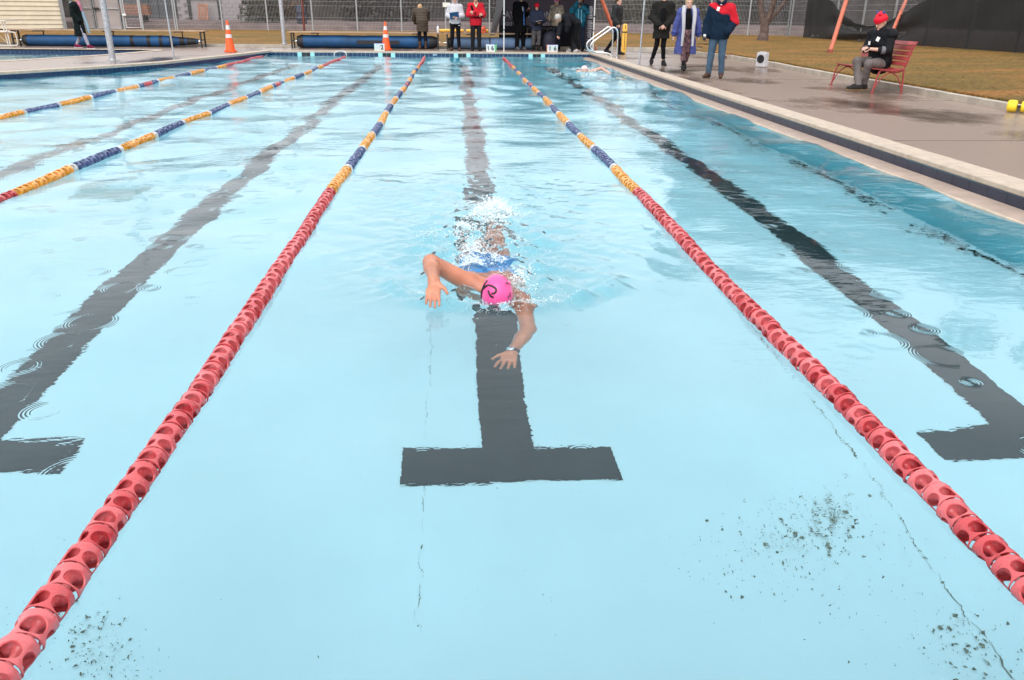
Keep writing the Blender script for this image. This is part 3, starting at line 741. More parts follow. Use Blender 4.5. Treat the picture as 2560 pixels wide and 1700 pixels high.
# black shade cloth, hanging slack where it has come off the fence
M_CLOTH = bpy.data.materials.new('black_shade_cloth'); M_CLOTH.use_nodes = True
_t = M_CLOTH.node_tree; _b = _t.nodes['Principled BSDF']; _b.inputs['Base Color'].default_value = (0.007, 0.0072, 0.0075, 1); _b.inputs['Roughness'].default_value = 0.8
_tr = _t.nodes.new('ShaderNodeBsdfTransparent'); _mx = _t.nodes.new('ShaderNodeMixShader'); _n = _t.nodes.new('ShaderNodeTexNoise'); _n.inputs['Scale'].default_value = 2.5
_t.links.new(mth(_t, 'MULTIPLY_ADD', _n.outputs['Fac'], -0.12, 0.97), _mx.inputs[0]); _t.links.new(_tr.outputs[0], _mx.inputs[1]); _t.links.new(_b.outputs[0], _mx.inputs[2]); _t.links.new(_mx.outputs[0], _t.nodes['Material Output'].inputs['Surface'])
def fence_x(y): return np.interp(y, [8, 24, 31.6, 44.3], [18.9, 18.4, 18.04, 17.7])
cv, cf = [], []
yy = np.linspace(42.3, 8, 150); nz = 14
topz = np.interp(yy, [8, 31.2, 32.2, 33.4, 34.6, 35.8, 37.2, 38.6, 39.6, 40.2, 44.2], [1.78, 1.80, 1.55, 1.10, .74, .60, .72, 1.15, 1.62, 1.80, 1.82])
for i, y in enumerate(yy):
    slack = max(0, 1.78 - topz[i])
    for k in range(nz):
        f = k / (nz - 1); z = FZ + 0.02 + (topz[i]) * f
        cv.append((fence_x(y) - .10 - .05 * math.sin(y * 1.9 + f * 3) * f * (1 - f) * 2 - slack * .35 * math.sin(f * 9 + y * .8) * (1 - f) - .02 * math.sin(y * 6), y, z - slack * .05 * math.sin(f * 12)))
for i in range(len(yy) - 1):
    for k in range(nz - 1): cf.append((i * nz + k, (i + 1) * nz + k, (i + 1) * nz + k + 1, i * nz + k + 1))
tag(link('shade_cloth', np_mesh('shade_cloth', np.array(cv), np.array(cf)), M_CLOTH), 'long black shade cloth sagging from the fence at right', 'shade cloth')
# low earth bank and dark growth behind the fence
bk = MB()
for x0, x1 in ((-30, 14),):
    bk.add([(x0, 47.9, .2), (x1, 47.9, .2), (x1, 48.3, .62), (x0, 48.3, .62), (x0, 52, .80), (x1, 52, .80), (x0, 54, .1), (x1, 54, .1)], [(0, 1, 2, 3), (3, 2, 5, 4), (4, 5, 7, 6)])
bk.add([(14, 47.9, .2), (20, 44.3, .2), (20.5, 44.8, .75), (14.2, 48.4, .65), (20.2, 6, .2), (20.8, 6, .75), (26, 6, .8), (26, 50, .8), (14.2, 54, .8)], [(0, 1, 2, 3), (1, 4, 5, 2), (5, 6, 7, 2), (2, 7, 8, 3)])
S(bk.build('earth_bank', pm('bank_earth', (0.125, 0.090, 0.082), 0.95, 0.35, 1.4, 0.03, 6)))

def leaf_mesh(name, n, dims, leaf, lobes, seed, flat_bottom=True):
    rg = np.random.default_rng(seed); V = np.zeros((n * 4, 3)); F = np.arange(n * 4).reshape(-1, 4)
    cs = rg.uniform(-.75, .75, (lobes, 3)); cs[:, 2] = rg.uniform(-.8, .8, lobes); rs = rg.uniform(.28, .5, lobes)
    for i in range(n):
        j = rg.integers(lobes); d = rg.normal(size=3); d /= np.linalg.norm(d); p = cs[j] + d * rs[j] * rg.uniform(.55, 1.0) ** .5
        p = p * np.array(dims) / 2
        a = rg.normal(size=3); a /= np.linalg.norm(a); b = np.cross(a, rg.normal(size=3)); b /= np.linalg.norm(b); s_ = leaf * rg.uniform(.5, 1.2)
        V[i * 4:i * 4 + 4] = [p - a * s_ - b * s_ * .45, p + a * s_ - b * s_ * .2, p + a * s_ * .8 + b * s_ * .45, p - a * s_ * .7 + b * s_ * .4]
    return np_mesh(name, V, F, False)
M_LEAF = pm('dark_evergreen', (0.020, 0.028, 0.016), 0.7, 0.45, 1.2, hue=(0.045, 0.05, 0.028))
M_LEAF2 = pm('grey_brush', (0.025, 0.022, 0.020), 0.8, 0.4, 1.5, hue=(0.038, 0.032, 0.028))
M_BARK = pm('bark', (0.065, 0.045, 0.038), 0.9, 0.4, 9, 0.02, 25)
M_BARK2 = pm('grey_bark', (0.11, 0.075, 0.062), 0.9, 0.45, 7, 0.03, 18)
def evergreen(x, y, h, w, mesh, label, group):
    t = thing('evergreen_tree', label, 'tree', (x, y, .3), random.uniform(0, 6.28), group)
    k = MB(); k.tube([(0, 0, -.3), (.05, .02, h * .4), (0, .06, h * .9)], [w * .055, w * .04, w * .01], 10); k.build('trunk', M_BARK, t)
    c = link('crown', mesh, None, t); c.scale = (w / 6, w / 6, h * .92 / 10); c.location = (0, 0, h * .54)
    q = link('opaque_core', OPAQUE_CORE, None, c)
CR = [leaf_mesh('crown', 5200, (6, 6, 10), .42, 30, 11 + i) for i in range(3)]
for m in CR: m.materials.append(M_LEAF)
OPAQUE_CORE = sdf_mesh('crown_opaque_core', [([EL((0, 0, 0), (2.1, 2.1, 4.2), None, .8), EL((.9, .3, -2.6), (1.6, 1.5, 1.8), None, .8), EL((-.8, -.5, -1.8), (1.6, 1.6, 2.2), None, .8), EL((.2, -.6, 2.6), (1.2, 1.3, 2.0), None, .8)], .35, dict(wob=.25))]); OPAQUE_CORE.materials.append(M_LEAF)  # opaque core added inside each crown, blocks sky between leaf cards to darken reflections
for i, (x, y, h, w) in enumerate([(20.0, 61, 17.0, 8.0), (25.5, 60, 18.0, 8.5), (31, 57, 18, 9), (36.5, 52, 17, 9), (41, 46, 17, 9), (45, 39, 16.5, 9), (48, 31, 16, 9)]):
    evergreen(x, y, h, w, CR[i % 3], 'tall dark evergreen in the row beyond the right fence', 'evergreens beyond the right fence')
def shrub(name, x, y, dims, mat, label, seed, n=1500, leaf=.14, group=None):
    t = thing(name, label, 'shrub', (x, y, .5), 0, group)
    k = MB()
    for q in range(5): k.tube([(random.uniform(-.3, .3) * dims[0] * .3, 0, 0), (random.uniform(-.5, .5) * dims[0] * .6, random.uniform(-.3, .3), dims[2] * .7)], [.05, .015], 5)
    k.build('stem', M_BARK, t)
    c = link('foliage', leaf_mesh('foliage', n, dims, leaf, 16, seed), mat, t); c.location = (0, 0, dims[2] * .5)
# dark brush all along behind the back fence
HB = [leaf_mesh('foliage', 2600, (6.2, 2.2, 3.6), .16, 26, 40 + i) for i in range(3)]
for i, m in enumerate(HB): m.materials.append((M_LEAF2, M_LEAF2, M_LEAF)[i])
for i in range(3):
    x = -4.6 + i * 8.6
    t = thing('brush_thicket', ('dim brush thicket behind the fence above the second bench', 'dim brush thicket behind the fence and the tent', 'dim brush thicket behind the fence and the walking officials')[i], 'shrub', (x, 51.5 + .8 * (i % 2), .6), 0, 'brush behind the back fence')
    k = MB()
    for q in range(6): k.tube([(random.uniform(-2, 2), 0, -.2), (random.uniform(-2.6, 2.6), random.uniform(-.4, .4), 2.4)], [.06, .02], 5)
    k.build('stem', M_BARK, t)
    c = link('foliage', HB[i % 3], None, t); c.location = (0, 0, 1.7); c.rotation_euler = (0, 0, 3.14 * (i % 2))
for i in range(0):
    y = 42 - i * 6.2
    t = thing('brush_thicket', 'dim brush thicket in the row behind the right fence', 'shrub', (22.5 + .5 * (i % 2), y, .6), R(90), 'brush behind the right fence')
    k = MB()
    for q in range(6): k.tube([(random.uniform(-2, 2), 0, -.2), (random.uniform(-2.6, 2.6), random.uniform(-.4, .4), 2.2)], [.06, .02], 5)
    k.build('stem', M_BARK, t)
    c = link('foliage', HB[i % 3], None, t); c.location = (0, 0, 1.7); c.scale = (1.15, 1, .95)
def hedge(name, a, b, h, label, seed):
    a, b = Vector((*a, 0)), Vector((*b, 0)); d = (b - a); Lh = d.length; u = d.normalized(); nn = Vector((-u.y, u.x, 0)); rg = np.random.default_rng(seed)
    t = thing(name, label, 'hedge', (a.x, a.y, .3), math.atan2(u.y, u.x)); ni, nk = int(Lh / .3), 14; vs, fs = [], []
    for i in range(ni + 1):
        for k in range(nk + 1):
            an = math.pi * k / nk; x = i * Lh / ni; rr = 1 + .14 * math.sin(x * 2.3 + k) + .12 * math.sin(x * 5.1 - k * 1.7) + rg.normal(0, .05)
            vs.append((x, -math.cos(an) * 1.1 * rr, max(-.2, math.sin(an) ** .6 * h * (rr * .5 + .5)) if 0 < k < nk else -.2))
    for i in range(ni):
        for k in range(nk): q = i * (nk + 1) + k; fs.append((q, q + 1, q + nk + 2, q + nk + 1))
    link('branches', np_mesh('branches', np.array(vs), np.array(fs)), M_HEDGE, t)
    n = int(Lh * 90); V = np.zeros((n * 4, 3))
    for i in range(n):
        an = rg.uniform(0.05, 2.2); x = rg.uniform(0, Lh); p = np.array([x, -math.cos(an) * 1.2, math.sin(an) ** .6 * h * rg.uniform(.9, 1.1)]); q = rg.normal(size=3); q /= np.linalg.norm(q); w = np.cross(q, rg.normal(size=3)); w /= np.linalg.norm(w); s_ = rg.uniform(.06, .16)
        V[i * 4:i * 4 + 4] = [p - q * s_, p + w * s_ * .5, p + q * s_, p - w * s_ * .5]
    link('foliage', np_mesh('foliage', V, np.arange(n * 4).reshape(-1, 4), False), M_LEAF2 if seed % 2 else M_LEAF, t)
M_HEDGE = pm('hedge_heart', (0.021, 0.019, 0.018), 0.9, 0.5, 0.8, 0.05, 9, hue=(0.040, 0.034, 0.032))
hedge('hedge', (-9.5, 56.5), (14, 56), 3.6, 'long dark grey hedge behind the back fence', 91)
hedge('hedge', (14.5, 54.5), (27, 46), 3.4, 'dark hedge behind the corner where the fences meet', 92)
hedge('hedge', (26, 46), (25, 4), 3.2, 'dark hedge behind the fence with the shade cloth', 93)
hedge('hedge', (-40, 57), (-10, 57.5), 3.2, 'dark hedge behind the left buildings', 94)
shrub('bush', at(655, 40, 49.5).x, 49.5, (2.3, 1.2, 1.9), M_LEAF, 'dark green bush behind the fence beside the grey wall', 77, 1500, .09)
shrub('bush', at(705, 40, 50.2).x, 50.2, (3.0, 1.4, 2.1), pm('russet_leaf', (0.07, 0.04, 0.022), 0.8, 0.5, 2, hue=(0.11, 0.06, 0.03)), 'russet brown bush behind the fence beside the thick pole', 78, 1700, .08)

# grey block building behind the fence
M_BLOCK = pm('grey_block', (0.30, 0.265, 0.27), 0.85, 0.12, 1.6, 0.003, 30)
xa, xb, Yb = at(445, 40, 51).x, at(1020 * .61, 40, 51).x, 51.0
t = thing('block_building', 'grey block building with a dark framed doorway behind the fence', 'building', ((xa + xb) / 2, Yb, .5)); hw = (xb - xa) / 2
b = MB(); b.box((0, 1.6, 2.3), (2 * hw, 3, 4.6)); b.build('wall', pm('mortar', (0.20, 0.175, 0.175), 0.9, 0.15, 3), t)
bl = MB(); bl.box((0, 0, 0), (.385, .06, .185)); blm = bl.mesh('block'); blm.materials.append(M_BLOCK)
dl, dr = at(478, 30, 51).x - (xa + xb) / 2, at(545, 30, 51).x - (xa + xb) / 2
for r_ in range(9):
    for i in range(int(2 * hw / .395) + 1):
        x = -hw + .2 + i * .395 - (.197 if r_ % 2 else 0)
        if x < -hw + .1 or x > hw - .18 or dl - .2 < x < dr + .2: continue
        o = link('block', blm, None, t); o.location = (x, .095, .25 + r_ * .195)
fr = MB()
for x in (dl - .08, dr + .08): fr.box((x, .05, 1.2), (.12, .14, 2.4))
fr.box(((dl + dr) / 2, .05, 1.42), (dr - dl, .14, .13)); fr.build('door_frame', M_BLACK, t)
b = MB(); b.box(((dl + dr) / 2, .09, .75), (dr - dl - .04, .03, 1.2)); b.box(((dl + dr) / 2, .09, 1.95), (dr - dl - .04, .03, .9)); b.build('door_panel', M_BLOCK, t)
px0 = at(508, 50, 50.4).x; M_PAL = pm('pallet_wood', (0.30, 0.13, 0.075), 0.8, 0.3, 8)
t = thing('pallet', 'small brown wooden pallet leaning against the grey building', 'pallet', (px0, 50.4, .78), 0)
for i in range(4):
    b = MB(); b.box((-.21 + i * .15, .12, .42), (.11, .02, .9), M=Matrix.Rotation(R(-14), 3, 'X')); b.build('plank', M_PAL, t)
b = MB()
for z in (.1, .75): b.box((0.01, .17 + (z - .42) * .25, z), (.6, .04, .08), M=Matrix.Rotation(R(-14), 3, 'X'))
b.build('batten', M_PAL, t)

# cream weatherboard shed, far left
M_BOARD = pm('cream_weatherboard', (0.72, 0.62, 0.47), 0.6, 0.07, 2.2)
p0, p1 = at(160, 73, 45), at(-70, 80, 42.4)
t = thing('shed', 'cream weatherboard shed at the far left corner', 'shed', (p0.x, p0.y, .3)); d = Vector((p1.x - p0.x, p1.y - p0.y, 0)); ang = math.atan2(d.y, d.x); t.rotation_euler = (0, 0, ang); Ls = d.length
b = MB(); b.box((Ls / 2, -1.6, 1.6), (Ls, 3, 3.2)); b.build('wall', pm('shed_frame', (0.25, 0.21, 0.16), 0.8), t)
for i in range(14):
    z = .16 + i * .21
    bb = MB(); bb.add([(0, -.02, z - .105), (Ls, -.02, z - .105), (Ls, .055, z - .10), (0, .055, z - .10), (0, .015, z + .10), (Ls, .015, z + .10), (0, -.02, z + .10), (Ls, -.02, z + .10)], [(0, 1, 2, 3), (3, 2, 5, 4), (4, 5, 7, 6), (0, 3, 4, 6), (1, 7, 5, 2), (0, 6, 7, 1)]); bb.build('board', M_BOARD, t)
b = MB(); b.box((-.05, .03, 1.6), (.16, .16, 3.2)); b.build('corner_post', M_STEEL, t)
b = MB(); b.box((Ls / 2, -1.6, 3.26), (Ls + .5, 3.6, .10)); b.build('roof', M_STEEL, t)

# grey sheeted gates and mesh gate beside the shed
M_SHEET = pm('grey_sheeting', (0.36, 0.31, 0.30), 0.85, 0.12, 1.2, 0.01, 4)
YG = 46.4
def gx_(px): return at(px, 40, YG).x
t = thing('sheeted_gate', 'double gate of grey sheeting on a steel frame beside the shed', 'gate', (gx_(180), YG, FZ)); o0 = gx_(180)
for px_a, px_b in ((180, 235), (238, 302)):
    a_, b_ = gx_(px_a) - o0, gx_(px_b) - o0
    sv, sf = [], []
    for i in range(25):
        for k in range(8): x = a_ + (b_ - a_) * i / 24; sv.append((x, .03 * math.sin(i * 1.2) * (k / 7) ** 1.5, .08 + 1.95 * k / 7))
    for i in range(24):
        for k in range(7): sf.append((i * 8 + k, (i + 1) * 8 + k, (i + 1) * 8 + k + 1, i * 8 + k + 1))
    link('sheet', np_mesh('sheet', np.array(sv), np.array(sf)), M_SHEET, t)
    f_ = MB()
    for z in (.06, 1.03, 2.05): f_.tube([(a_, -.06, z), (b_, -.06, z)], .025, 6)
    for x in (a_ + .02, b_ - .02): f_.tube([(x, -.06, 0), (x, -.06, 2.1)], .03, 6)
    f_.build('frame', M_STEEL, t)
b = MB(); b.box((gx_(246) - o0, -.1, 1.02), (.28, .05, .10)); b.build('latch', M_BLACK, t)
t = thing('mesh_gate', 'narrow pale framed mesh gate between sheeted gate and fence', 'gate', (gx_(312), YG, FZ)); wv_ = gx_(349) - gx_(312)
f_ = MB(); f_.tube([(0, 0, .1), (wv_, 0, .1), (wv_, 0, 2.1), (0, 0, 2.1), (0, 0, .1)], .028, 6); f_.build('frame', pm('pale_steel', (0.6, 0.56, 0.56), 0.5, 0.1, 6), t)
f_ = MB()
for i in range(12): f_.tube([(wv_ * i / 11, 0, .1), (wv_ * i / 11, 0, 2.1)], .005, 3, False)
for k in range(14): f_.tube([(0, 0, .1 + k * .15), (wv_, 0, .1 + k * .15)], .005, 3, False)
f_.build('mesh_infill', M_GALV, t)
for x in (-.09, wv_ + .09):
    q = link('post', POST, None, t); q.location = (x, 0, 0); q.scale = (1.5, 1.5, 1)
b = MB(); b.lathe([(0.02, -.03), (.09, -.05), (.11, 0), (.07, .06), (.01, .07)], (.02, -.1, .72), 12); b.build('padlock_cover', M_WHITE, t)
mesh_fence([(gx_(352), 46.6), (-15.25, 47.25)], 'short run of mesh fence between the narrow gate and the lawn')
# dim yard clutter behind the gate: a shipping-blue bin and a timber stack
t = thing('timber_stack', 'orange brown timber stack seen through the narrow gate', 'timber', (at(330, 30, 49).x, 49, .5))
for i in range(5):
    b = MB(); b.box((random.uniform(-.05, .05), 0, .55 + i * .11), (1.9, .5, .09)); b.build('plank', M_PAL, t)
b = MB(); b.box((-.7, 0, .25), (.12, .5, .5)); b.box((.7, 0, .25), (.12, .5, .5)); b.build('bearer', M_BLACK, t)
t = thing('storage_building', 'dark grey blue building behind the mesh fence left of the blocks', 'building', (at(395, 20, 53).x, 54.5, .4))
b = MB(); b.box((0, 0, 2.1), (4.6, 4, 4.2)); b.build('wall', pm('dark_cladding', (0.065, 0.068, 0.075), 0.7, 0.3, 1.2), t)
for i in range(9):
    b = MB(); b.box((-2.1 + i * .52, -2.02, 2.0), (.40, .05, 3.9)); b.build('panel', pm('dark_cladding', (0, 0, 0)), t)
b = MB(); b.box((0, 0, 4.28), (5, 4.4, .15)); b.build('roof', M_BLACK, t)

# rusty hydrant post and blue drum behind the fence
t = thing('rusty_post', 'rusty red post with a ring collar behind the benches', 'post', (at(761, 82, 44).x, 44, FZ))
b = MB(); b.tube([(0, 0, -.1), (.02, 0, 1.0), (.04, 0, 2.4)], [.06, .055, .05], 8); b.build('pole', pm('rust', (0.16, 0.045, 0.03), 0.85, 0.4, 8), t, 60)
b = MB(); b.lathe([(.06, 0), (.17, .04), (.17, .16), (.08, .28), (.06, .5)], (.02, 0, 1.55), 12); b.build('collar', pm('rust', (0, 0, 0)), t, 40)
t = thing('drum', 'dark blue drum standing behind the fence near the rusty post', 'drum', (at(752, 70, 48.1).x, 48.6, .6))
b = MB(); b.lathe([(.27, 0), (.29, .03), (.28, .3), (.30, .33), (.28, .36), (.28, .62), (.30, .65), (.28, .68), (.29, .97), (.25, 1.0), (.0, 1.0)], (0, 0, 0), 16); b.build('body', pm('drum_blue', (0.015, 0.022, 0.05), 0.5), t, 40)
b = MB(); b.lathe([(.05, 0), (.05, .04), (0, .04)], (.12, 0, 1.0), 8); b.build('cap', M_BLACK, t)
t = thing('notice', 'blank pale notice board fixed to the back fence', 'sign', (at(1116, 12, 47.15).x, 47.15, at(1116, 12, 47.15).z))
b = MB(); b.box((0, -.03, 0), (.40, .015, .23)); b.build('board', pm('notice_white', (0.72, 0.74, 0.66), 0.5), t)
b = MB()
for x in (-.17, .17): b.box((x, -.035, .09), (.02, .03, .02)); b.box((x, -.035, -.09), (.02, .03, .02))
b.build('clip', M_BLACK, t)

# bare winter tree
def branch(mb, p, d, r, L_, depth, rg):
    pts = [p]; rs = [r]; q = p.copy(); dd = d.copy()
    for i in range(3):
        dd = (dd + Vector((rg.uniform(-.16, .16), rg.uniform(-.16, .16), rg.uniform(-.02, .14)))).normalized(); q = q + dd * L_ / 3; pts.append(q.copy()); rs.append(r * (1 - .3 * (i + 1) / 3))
    mb[min(depth, 2)].tube(pts, rs, 9 if depth == 0 else 6 if depth < 3 else 4, depth == 0)
    if depth >= 6 or r < .006: return
    for _ in range(3 if depth in (2, 3, 4) else 2):
        a = rg.uniform(0, 6.28); nd_ = (dd + Vector((math.cos(a), math.sin(a), rg.uniform(-.1, .3))) * rg.uniform(.45, .75)).normalized()
        branch(mb, pts[-1 if rg.random() < .6 else -2].copy(), nd_, rs[-1] * rg.uniform(.62, .8), L_ * rg.uniform(.68, .85), depth + 1, rg)
pt_ = gp(1905, 101, .27)
t = thing('bare_tree', 'bare winter tree with forked trunk on the lawn', 'tree', (pt_.x, pt_.y, .26))
rg = random.Random(5); mbs = [MB(), MB(), MB()]
mbs[0].tube(bez([(0, 0, -.2), (.03, 0, .1), (.05, 0, .45), (.02, 0, .9)], 4), [.30] * 3 + [.25] * 3 + [.20] * 3 + [.19] * 4, 12)
for d_, r_ in (((-.38, .1, 1), .15), ((.22, -.1, 1), .15), ((.62, .1, .8), .10)):
    branch(mbs, Vector((.02, 0, .62 if r_ > .12 else .5)), Vector(d_).normalized(), r_, 1.7, 1, rg)
mbs[0].add(mbs[1].v, mbs[1].f)
mbs[0].build('trunk', M_BARK2, t, 60); mbs[2].build('crown', M_BARK2, t)
pl = gp(2035, 92.5, .29); b = MB()
b.add([(-.2, 0, 0), (.05, -.02, .03), (.0, .1, .10), (-.15, .1, .05), (.12, 0, .02), (.3, .02, .05), (.26, .1, .09), (.1, .08, .01)], [(0, 1, 2, 3), (4, 5, 6, 7), (1, 4, 7, 2)])
o = b.build('paper_scrap', M_WHITE); o.location = (pl.x, pl.y, .30); tag(o, 'crumpled white paper scrap on the grass below the fence', 'litter')

# ================================================================== POLES, RAILS, BENCHES, COVER ROLLS, SIGNS
M_POLE = pm('pole_galv', (0.40, 0.40, 0.42), 0.5, 0.28, 22, 0.001, 60, metal=0.3)
def pole(name, label, cat, p, r, h, lean=(0, 0), fit=None, mat=None):
    t = thing(name, label, cat, p); b = MB(); b.tube([(0, 0, -.05), (lean[0] * .5, lean[1] * .5, h * .5), (lean[0], lean[1], h)], [r, r * .98, r * .95], 14); b.build('shaft', mat or M_POLE, t, 60)
    b = MB(); b.lathe([(r * 1.9, 0), (r * 1.9, .012), (r * 1.15, .02), (r * 1.02, .05)], (0, 0, .001), 14); b.build('base_collar', M_STEEL, t, 40)
    if fit: b = MB(); b.box((lean[0], lean[1] - .01, h + .02), (.05, .06, .12)); b.box((lean[0] - .03, lean[1], h + .09), (.03, .03, .07)); b.build('bracket', M_BLACK, t)
    return t
p = gp(282.5, 152); pole('shade_pole', 'thick galvanised pole on the deck between the two pools', 'pole', p, .075, 4.2)
p = gp(711, 107.6, .28); pole('shade_pole', 'thick galvanised pole on the lawn behind the second bench', 'pole', (p.x, p.y, .24), .068, 4.2)
p = gp(436, 147.3); pole('flag_pole', 'slim grey flag pole on the left deck edge', 'pole', p, .022, 2.4, (-.05, 0))
p = gp(1598, 161.5); pole('flag_pole', 'slim grey flag pole beside the right pool edge', 'pole', p, .024, 1.78, (.03, 0), True)
M_OR = pm('orange_red_paint', (0.52, 0.13, 0.07), 0.45, 0.14, 5)
for f0, f1, q, k, lab in ((gp(2075, 130.5, .26), at(2116, 0, 27.3), 27.3, 2.3, 'orange red slanting steel post on the lawn left of the red bench'),
                          (gp(2217, 113, .29), at(2265, 0, 34.2), 34, 2.2, 'orange red slanting steel post behind the seated man'),
                          (gp(1548, 113, .24), at(1505, 0, 31.6), 31, 2.1, 'orange red slanting steel post behind the person with rescue tube')):
    t = thing('slanting_post', lab, 'post', f0); v = (f1 - f0) * k
    b = MB(); b.tube([v * -.05, v], .07, 14); b.build('shaft', M_OR, t, 60)
    b = MB(); b.lathe([(.09, -.02), (.09, .05), (.075, .09)], (0, 0, 0), 14); b.build('foot', pm('foot_rust', (0.25, 0.06, 0.04), 0.8, 0.3, 9), t, 40)
# stainless hand rail at the far right corner
t = thing('hand_rail', 'polished stainless pool hand rail at the far right corner', 'hand rail', (4.74, 25.2, .14))
for dy in (-.40, .40):
    b = MB(); b.tube(bez([(0, dy, -.03), (0, dy, .40), (-.005, dy, .66), (-.06, dy, .80), (-.17, dy, .83), (-.30, dy, .74), (-.70, dy, .46), (-.79, dy, .33), (-.74, dy, .19), (-.58, dy, .13), (-.30, dy, .12), (-.19, dy, .07), (-.15, dy, -.03)], 6), .025, 10); b.build('rail', M_CHROME, t, 60)
    b = MB()
    for x in (0, -.15): b.lathe([(.055, 0), (.055, .012), (.03, .02)], (x, dy, .001), 14)
    b.build('flange', M_CHROME, t, 40)
# white hoop on the far wall
p = at(851, 135, 27.4); t = thing('wall_hoop', 'white tubular hoop on the far wall by the second lane rope', 'handle', (p.x, 27.42, .0))
b = MB(); b.tube(bez([(-.19, .05, -.25), (-.20, -.02, -.08), (-.19, -.05, .06), (-.13, -.02, .135), (0, .0, .15), (.13, -.02, .135), (.19, -.05, .06), (.20, -.02, -.08), (.19, .05, -.25)], 5), .014, 8); b.build('tube', pm('hoop_white', (0.66, 0.66, 0.64), 0.35, 0.06, 6), t, 60)
b = MB(); b.box((0, .03, .158), (.12, .06, .012)); b.build('clamp', M_CHROME, t)
p = at(1087, 136, 27.48); t = thing('depth_plate', 'small pale plate on the far wall below the brown coat', 'sign', (p.x, 27.485, .055))
b = MB(); b.box((0, 0, 0), (.12, .008, .05)); b.build('plate', pm('plate_pale', (0.35, 0.45, 0.55), 0.4), t)
b = MB(); b.box((0, -.006, .0), (.085, .004, .012)); b.build('band', M_TILE, t)

# benches standing over the rolled pool covers
M_TOP = pm('bench_timber', (0.36, 0.24, 0.16), 0.6, 0.22, 3, 0.003, 30)
M_BLUE = pm('cover_blue', (0.003, 0.058, 0.165), 0.65, 0.3, 2.2, 0.006, 7)
M_PALE = pm('cover_pale_blue', (0.12, 0.20, 0.34), 0.7, 0.35, 1.6, 0.006, 7)
M_BAND = pm('cover_black', (0.012, 0.012, 0.016), 0.6, 0.2, 5, 0.005, 8)
YB = 29.55
def bench_over_roll(xa, xb, label, drop=0.0):
    t = thing('bench', label, 'bench', ((xa + xb) / 2, YB, .14)); hw = (xb - xa) / 2
    for k in range(3):
        b = MB(); b.box((0, -.17 + k * .17, .525 + .002 * k), (2 * hw, .155, .035)); b.build('plank', M_TOP, t)
    for x in (-hw + .12, hw - .12):
        f = MB()
        for y in (-.22, .22): f.box((x, y, .25), (.045, .045, .50))
        f.box((x, 0, .487), (.045, .5, .03)); f.box((x, 0, .24), (.04, .42, .035)); f.build('leg_frame', M_BLACK, t)
    n = int(hw / 1.0); f = MB()
    for i in range(n): x = -hw + .9 + i * (2 * hw - 1.8) / max(1, n - 1); f.box((x, -.02, .49), (.22, .46, .03)); f.box((x + .05, .2, .40), (.03, .03, .2))
    f.build('bracket', M_BLACK, t)
def cover_roll(xa, xb, r, label, mat, bands, taper=None, slots=()):
    t = thing('cover_roll', label, 'pool cover', ((xa + xb) / 2, YB, .14 + r + .02)); hw = (xb - xa) / 2; L_ = xb - xa
    rg = random.Random(int(xa * 10)); M = Matrix.Rotation(R(90), 3, 'Y')
    def prof(z):
        rr = r * (1 + .015 * math.sin(z * 5) + .01 * math.sin(z * 13))
        if taper and z > taper: rr *= 1 - .55 * min(1, (z - taper) / (hw - taper))
        if z < -hw + .10: rr *= .82 + .18 * (z + hw) / .10
        if not taper and z > hw - .10: rr *= .82 + .18 * (hw - z) / .10
        return max(.03, rr)
    zs = np.linspace(-hw, hw, 60)
    b = MB(); b.lathe([(prof(z), z) for z in zs], (0, 0, 0), 24, M); b.build('roll', mat, t, 50)
    for z, w in bands:
        b = MB(); b.lathe([(prof(z - w / 2) * .8, z - w / 2 - .001)] + [(prof(z + q * w / 2) + .006, z + q * w / 2) for q in (-1, -.3, .3, 1)] + [(prof(z + w / 2) * .8, z + w / 2 + .001)], (0, 0, 0), 24, M); b.build('band', M_BAND, t, 40)
    for z0, z1 in slots:
        b = MB(); b.box(((z0 + z1) / 2, -r - .004, -.01), (z1 - z0, .014, .12)); b.build('label_panel', M_BAND, t)
    b = MB(); b.tube([(-hw - .16, 0, 0), (hw + .16, 0, 0)], .025, 10)
    for s_ in (-1, 1): b.lathe([(.07, -.01), (.07, .01)], (s_ * (hw + .07), 0, 0), 14, M)
    b.build('shaft', M_CHROME, t, 40)
    b = MB(); b.box((0, 0, -r - .01), (L_ * .98, .2, .02)); b.build('skid', M_BAND, t)
xb_ = lambda px: at(px, 118, YB).x
bench_over_roll(xb_(36), xb_(519), 'long timber topped bench at left behind the leisure pool')
bench_over_roll(xb_(725), xb_(1104), 'long timber topped bench behind the traffic cone and number 2')
bench_over_roll(xb_(1110), xb_(1345), 'timber topped bench running in under the dark tent')
hwA = (xb_(497) - xb_(64)) / 2
cover_roll(xb_(64), xb_(497), .175, 'blue rolled pool cover with slanting black bands at left', M_BLUE, [(hwA - 2.15, .12), (hwA - 1.6, .12), (hwA - 1.2, .10), (hwA - .85, .12), (hwA - .5, .18), (hwA - .2, .3), (-hwA + .08, .16)], taper=hwA - 1.0)
hwB = (xb_(1090) - xb_(748)) / 2
cover_roll(xb_(748), xb_(1090), .205, 'plump blue rolled pool cover behind the card numbered 2', M_BLUE, [(-hwB + .07, .22), (hwB - .08, .28)], slots=((-.35, 1.1),))
hwC = (xb_(1335) - xb_(1120)) / 2
cover_roll(xb_(1120), xb_(1335), .19, 'pale dusty blue pool cover roll beside the tent', M_PALE, [(-hwC + .05, .10), (-.05, .04)])

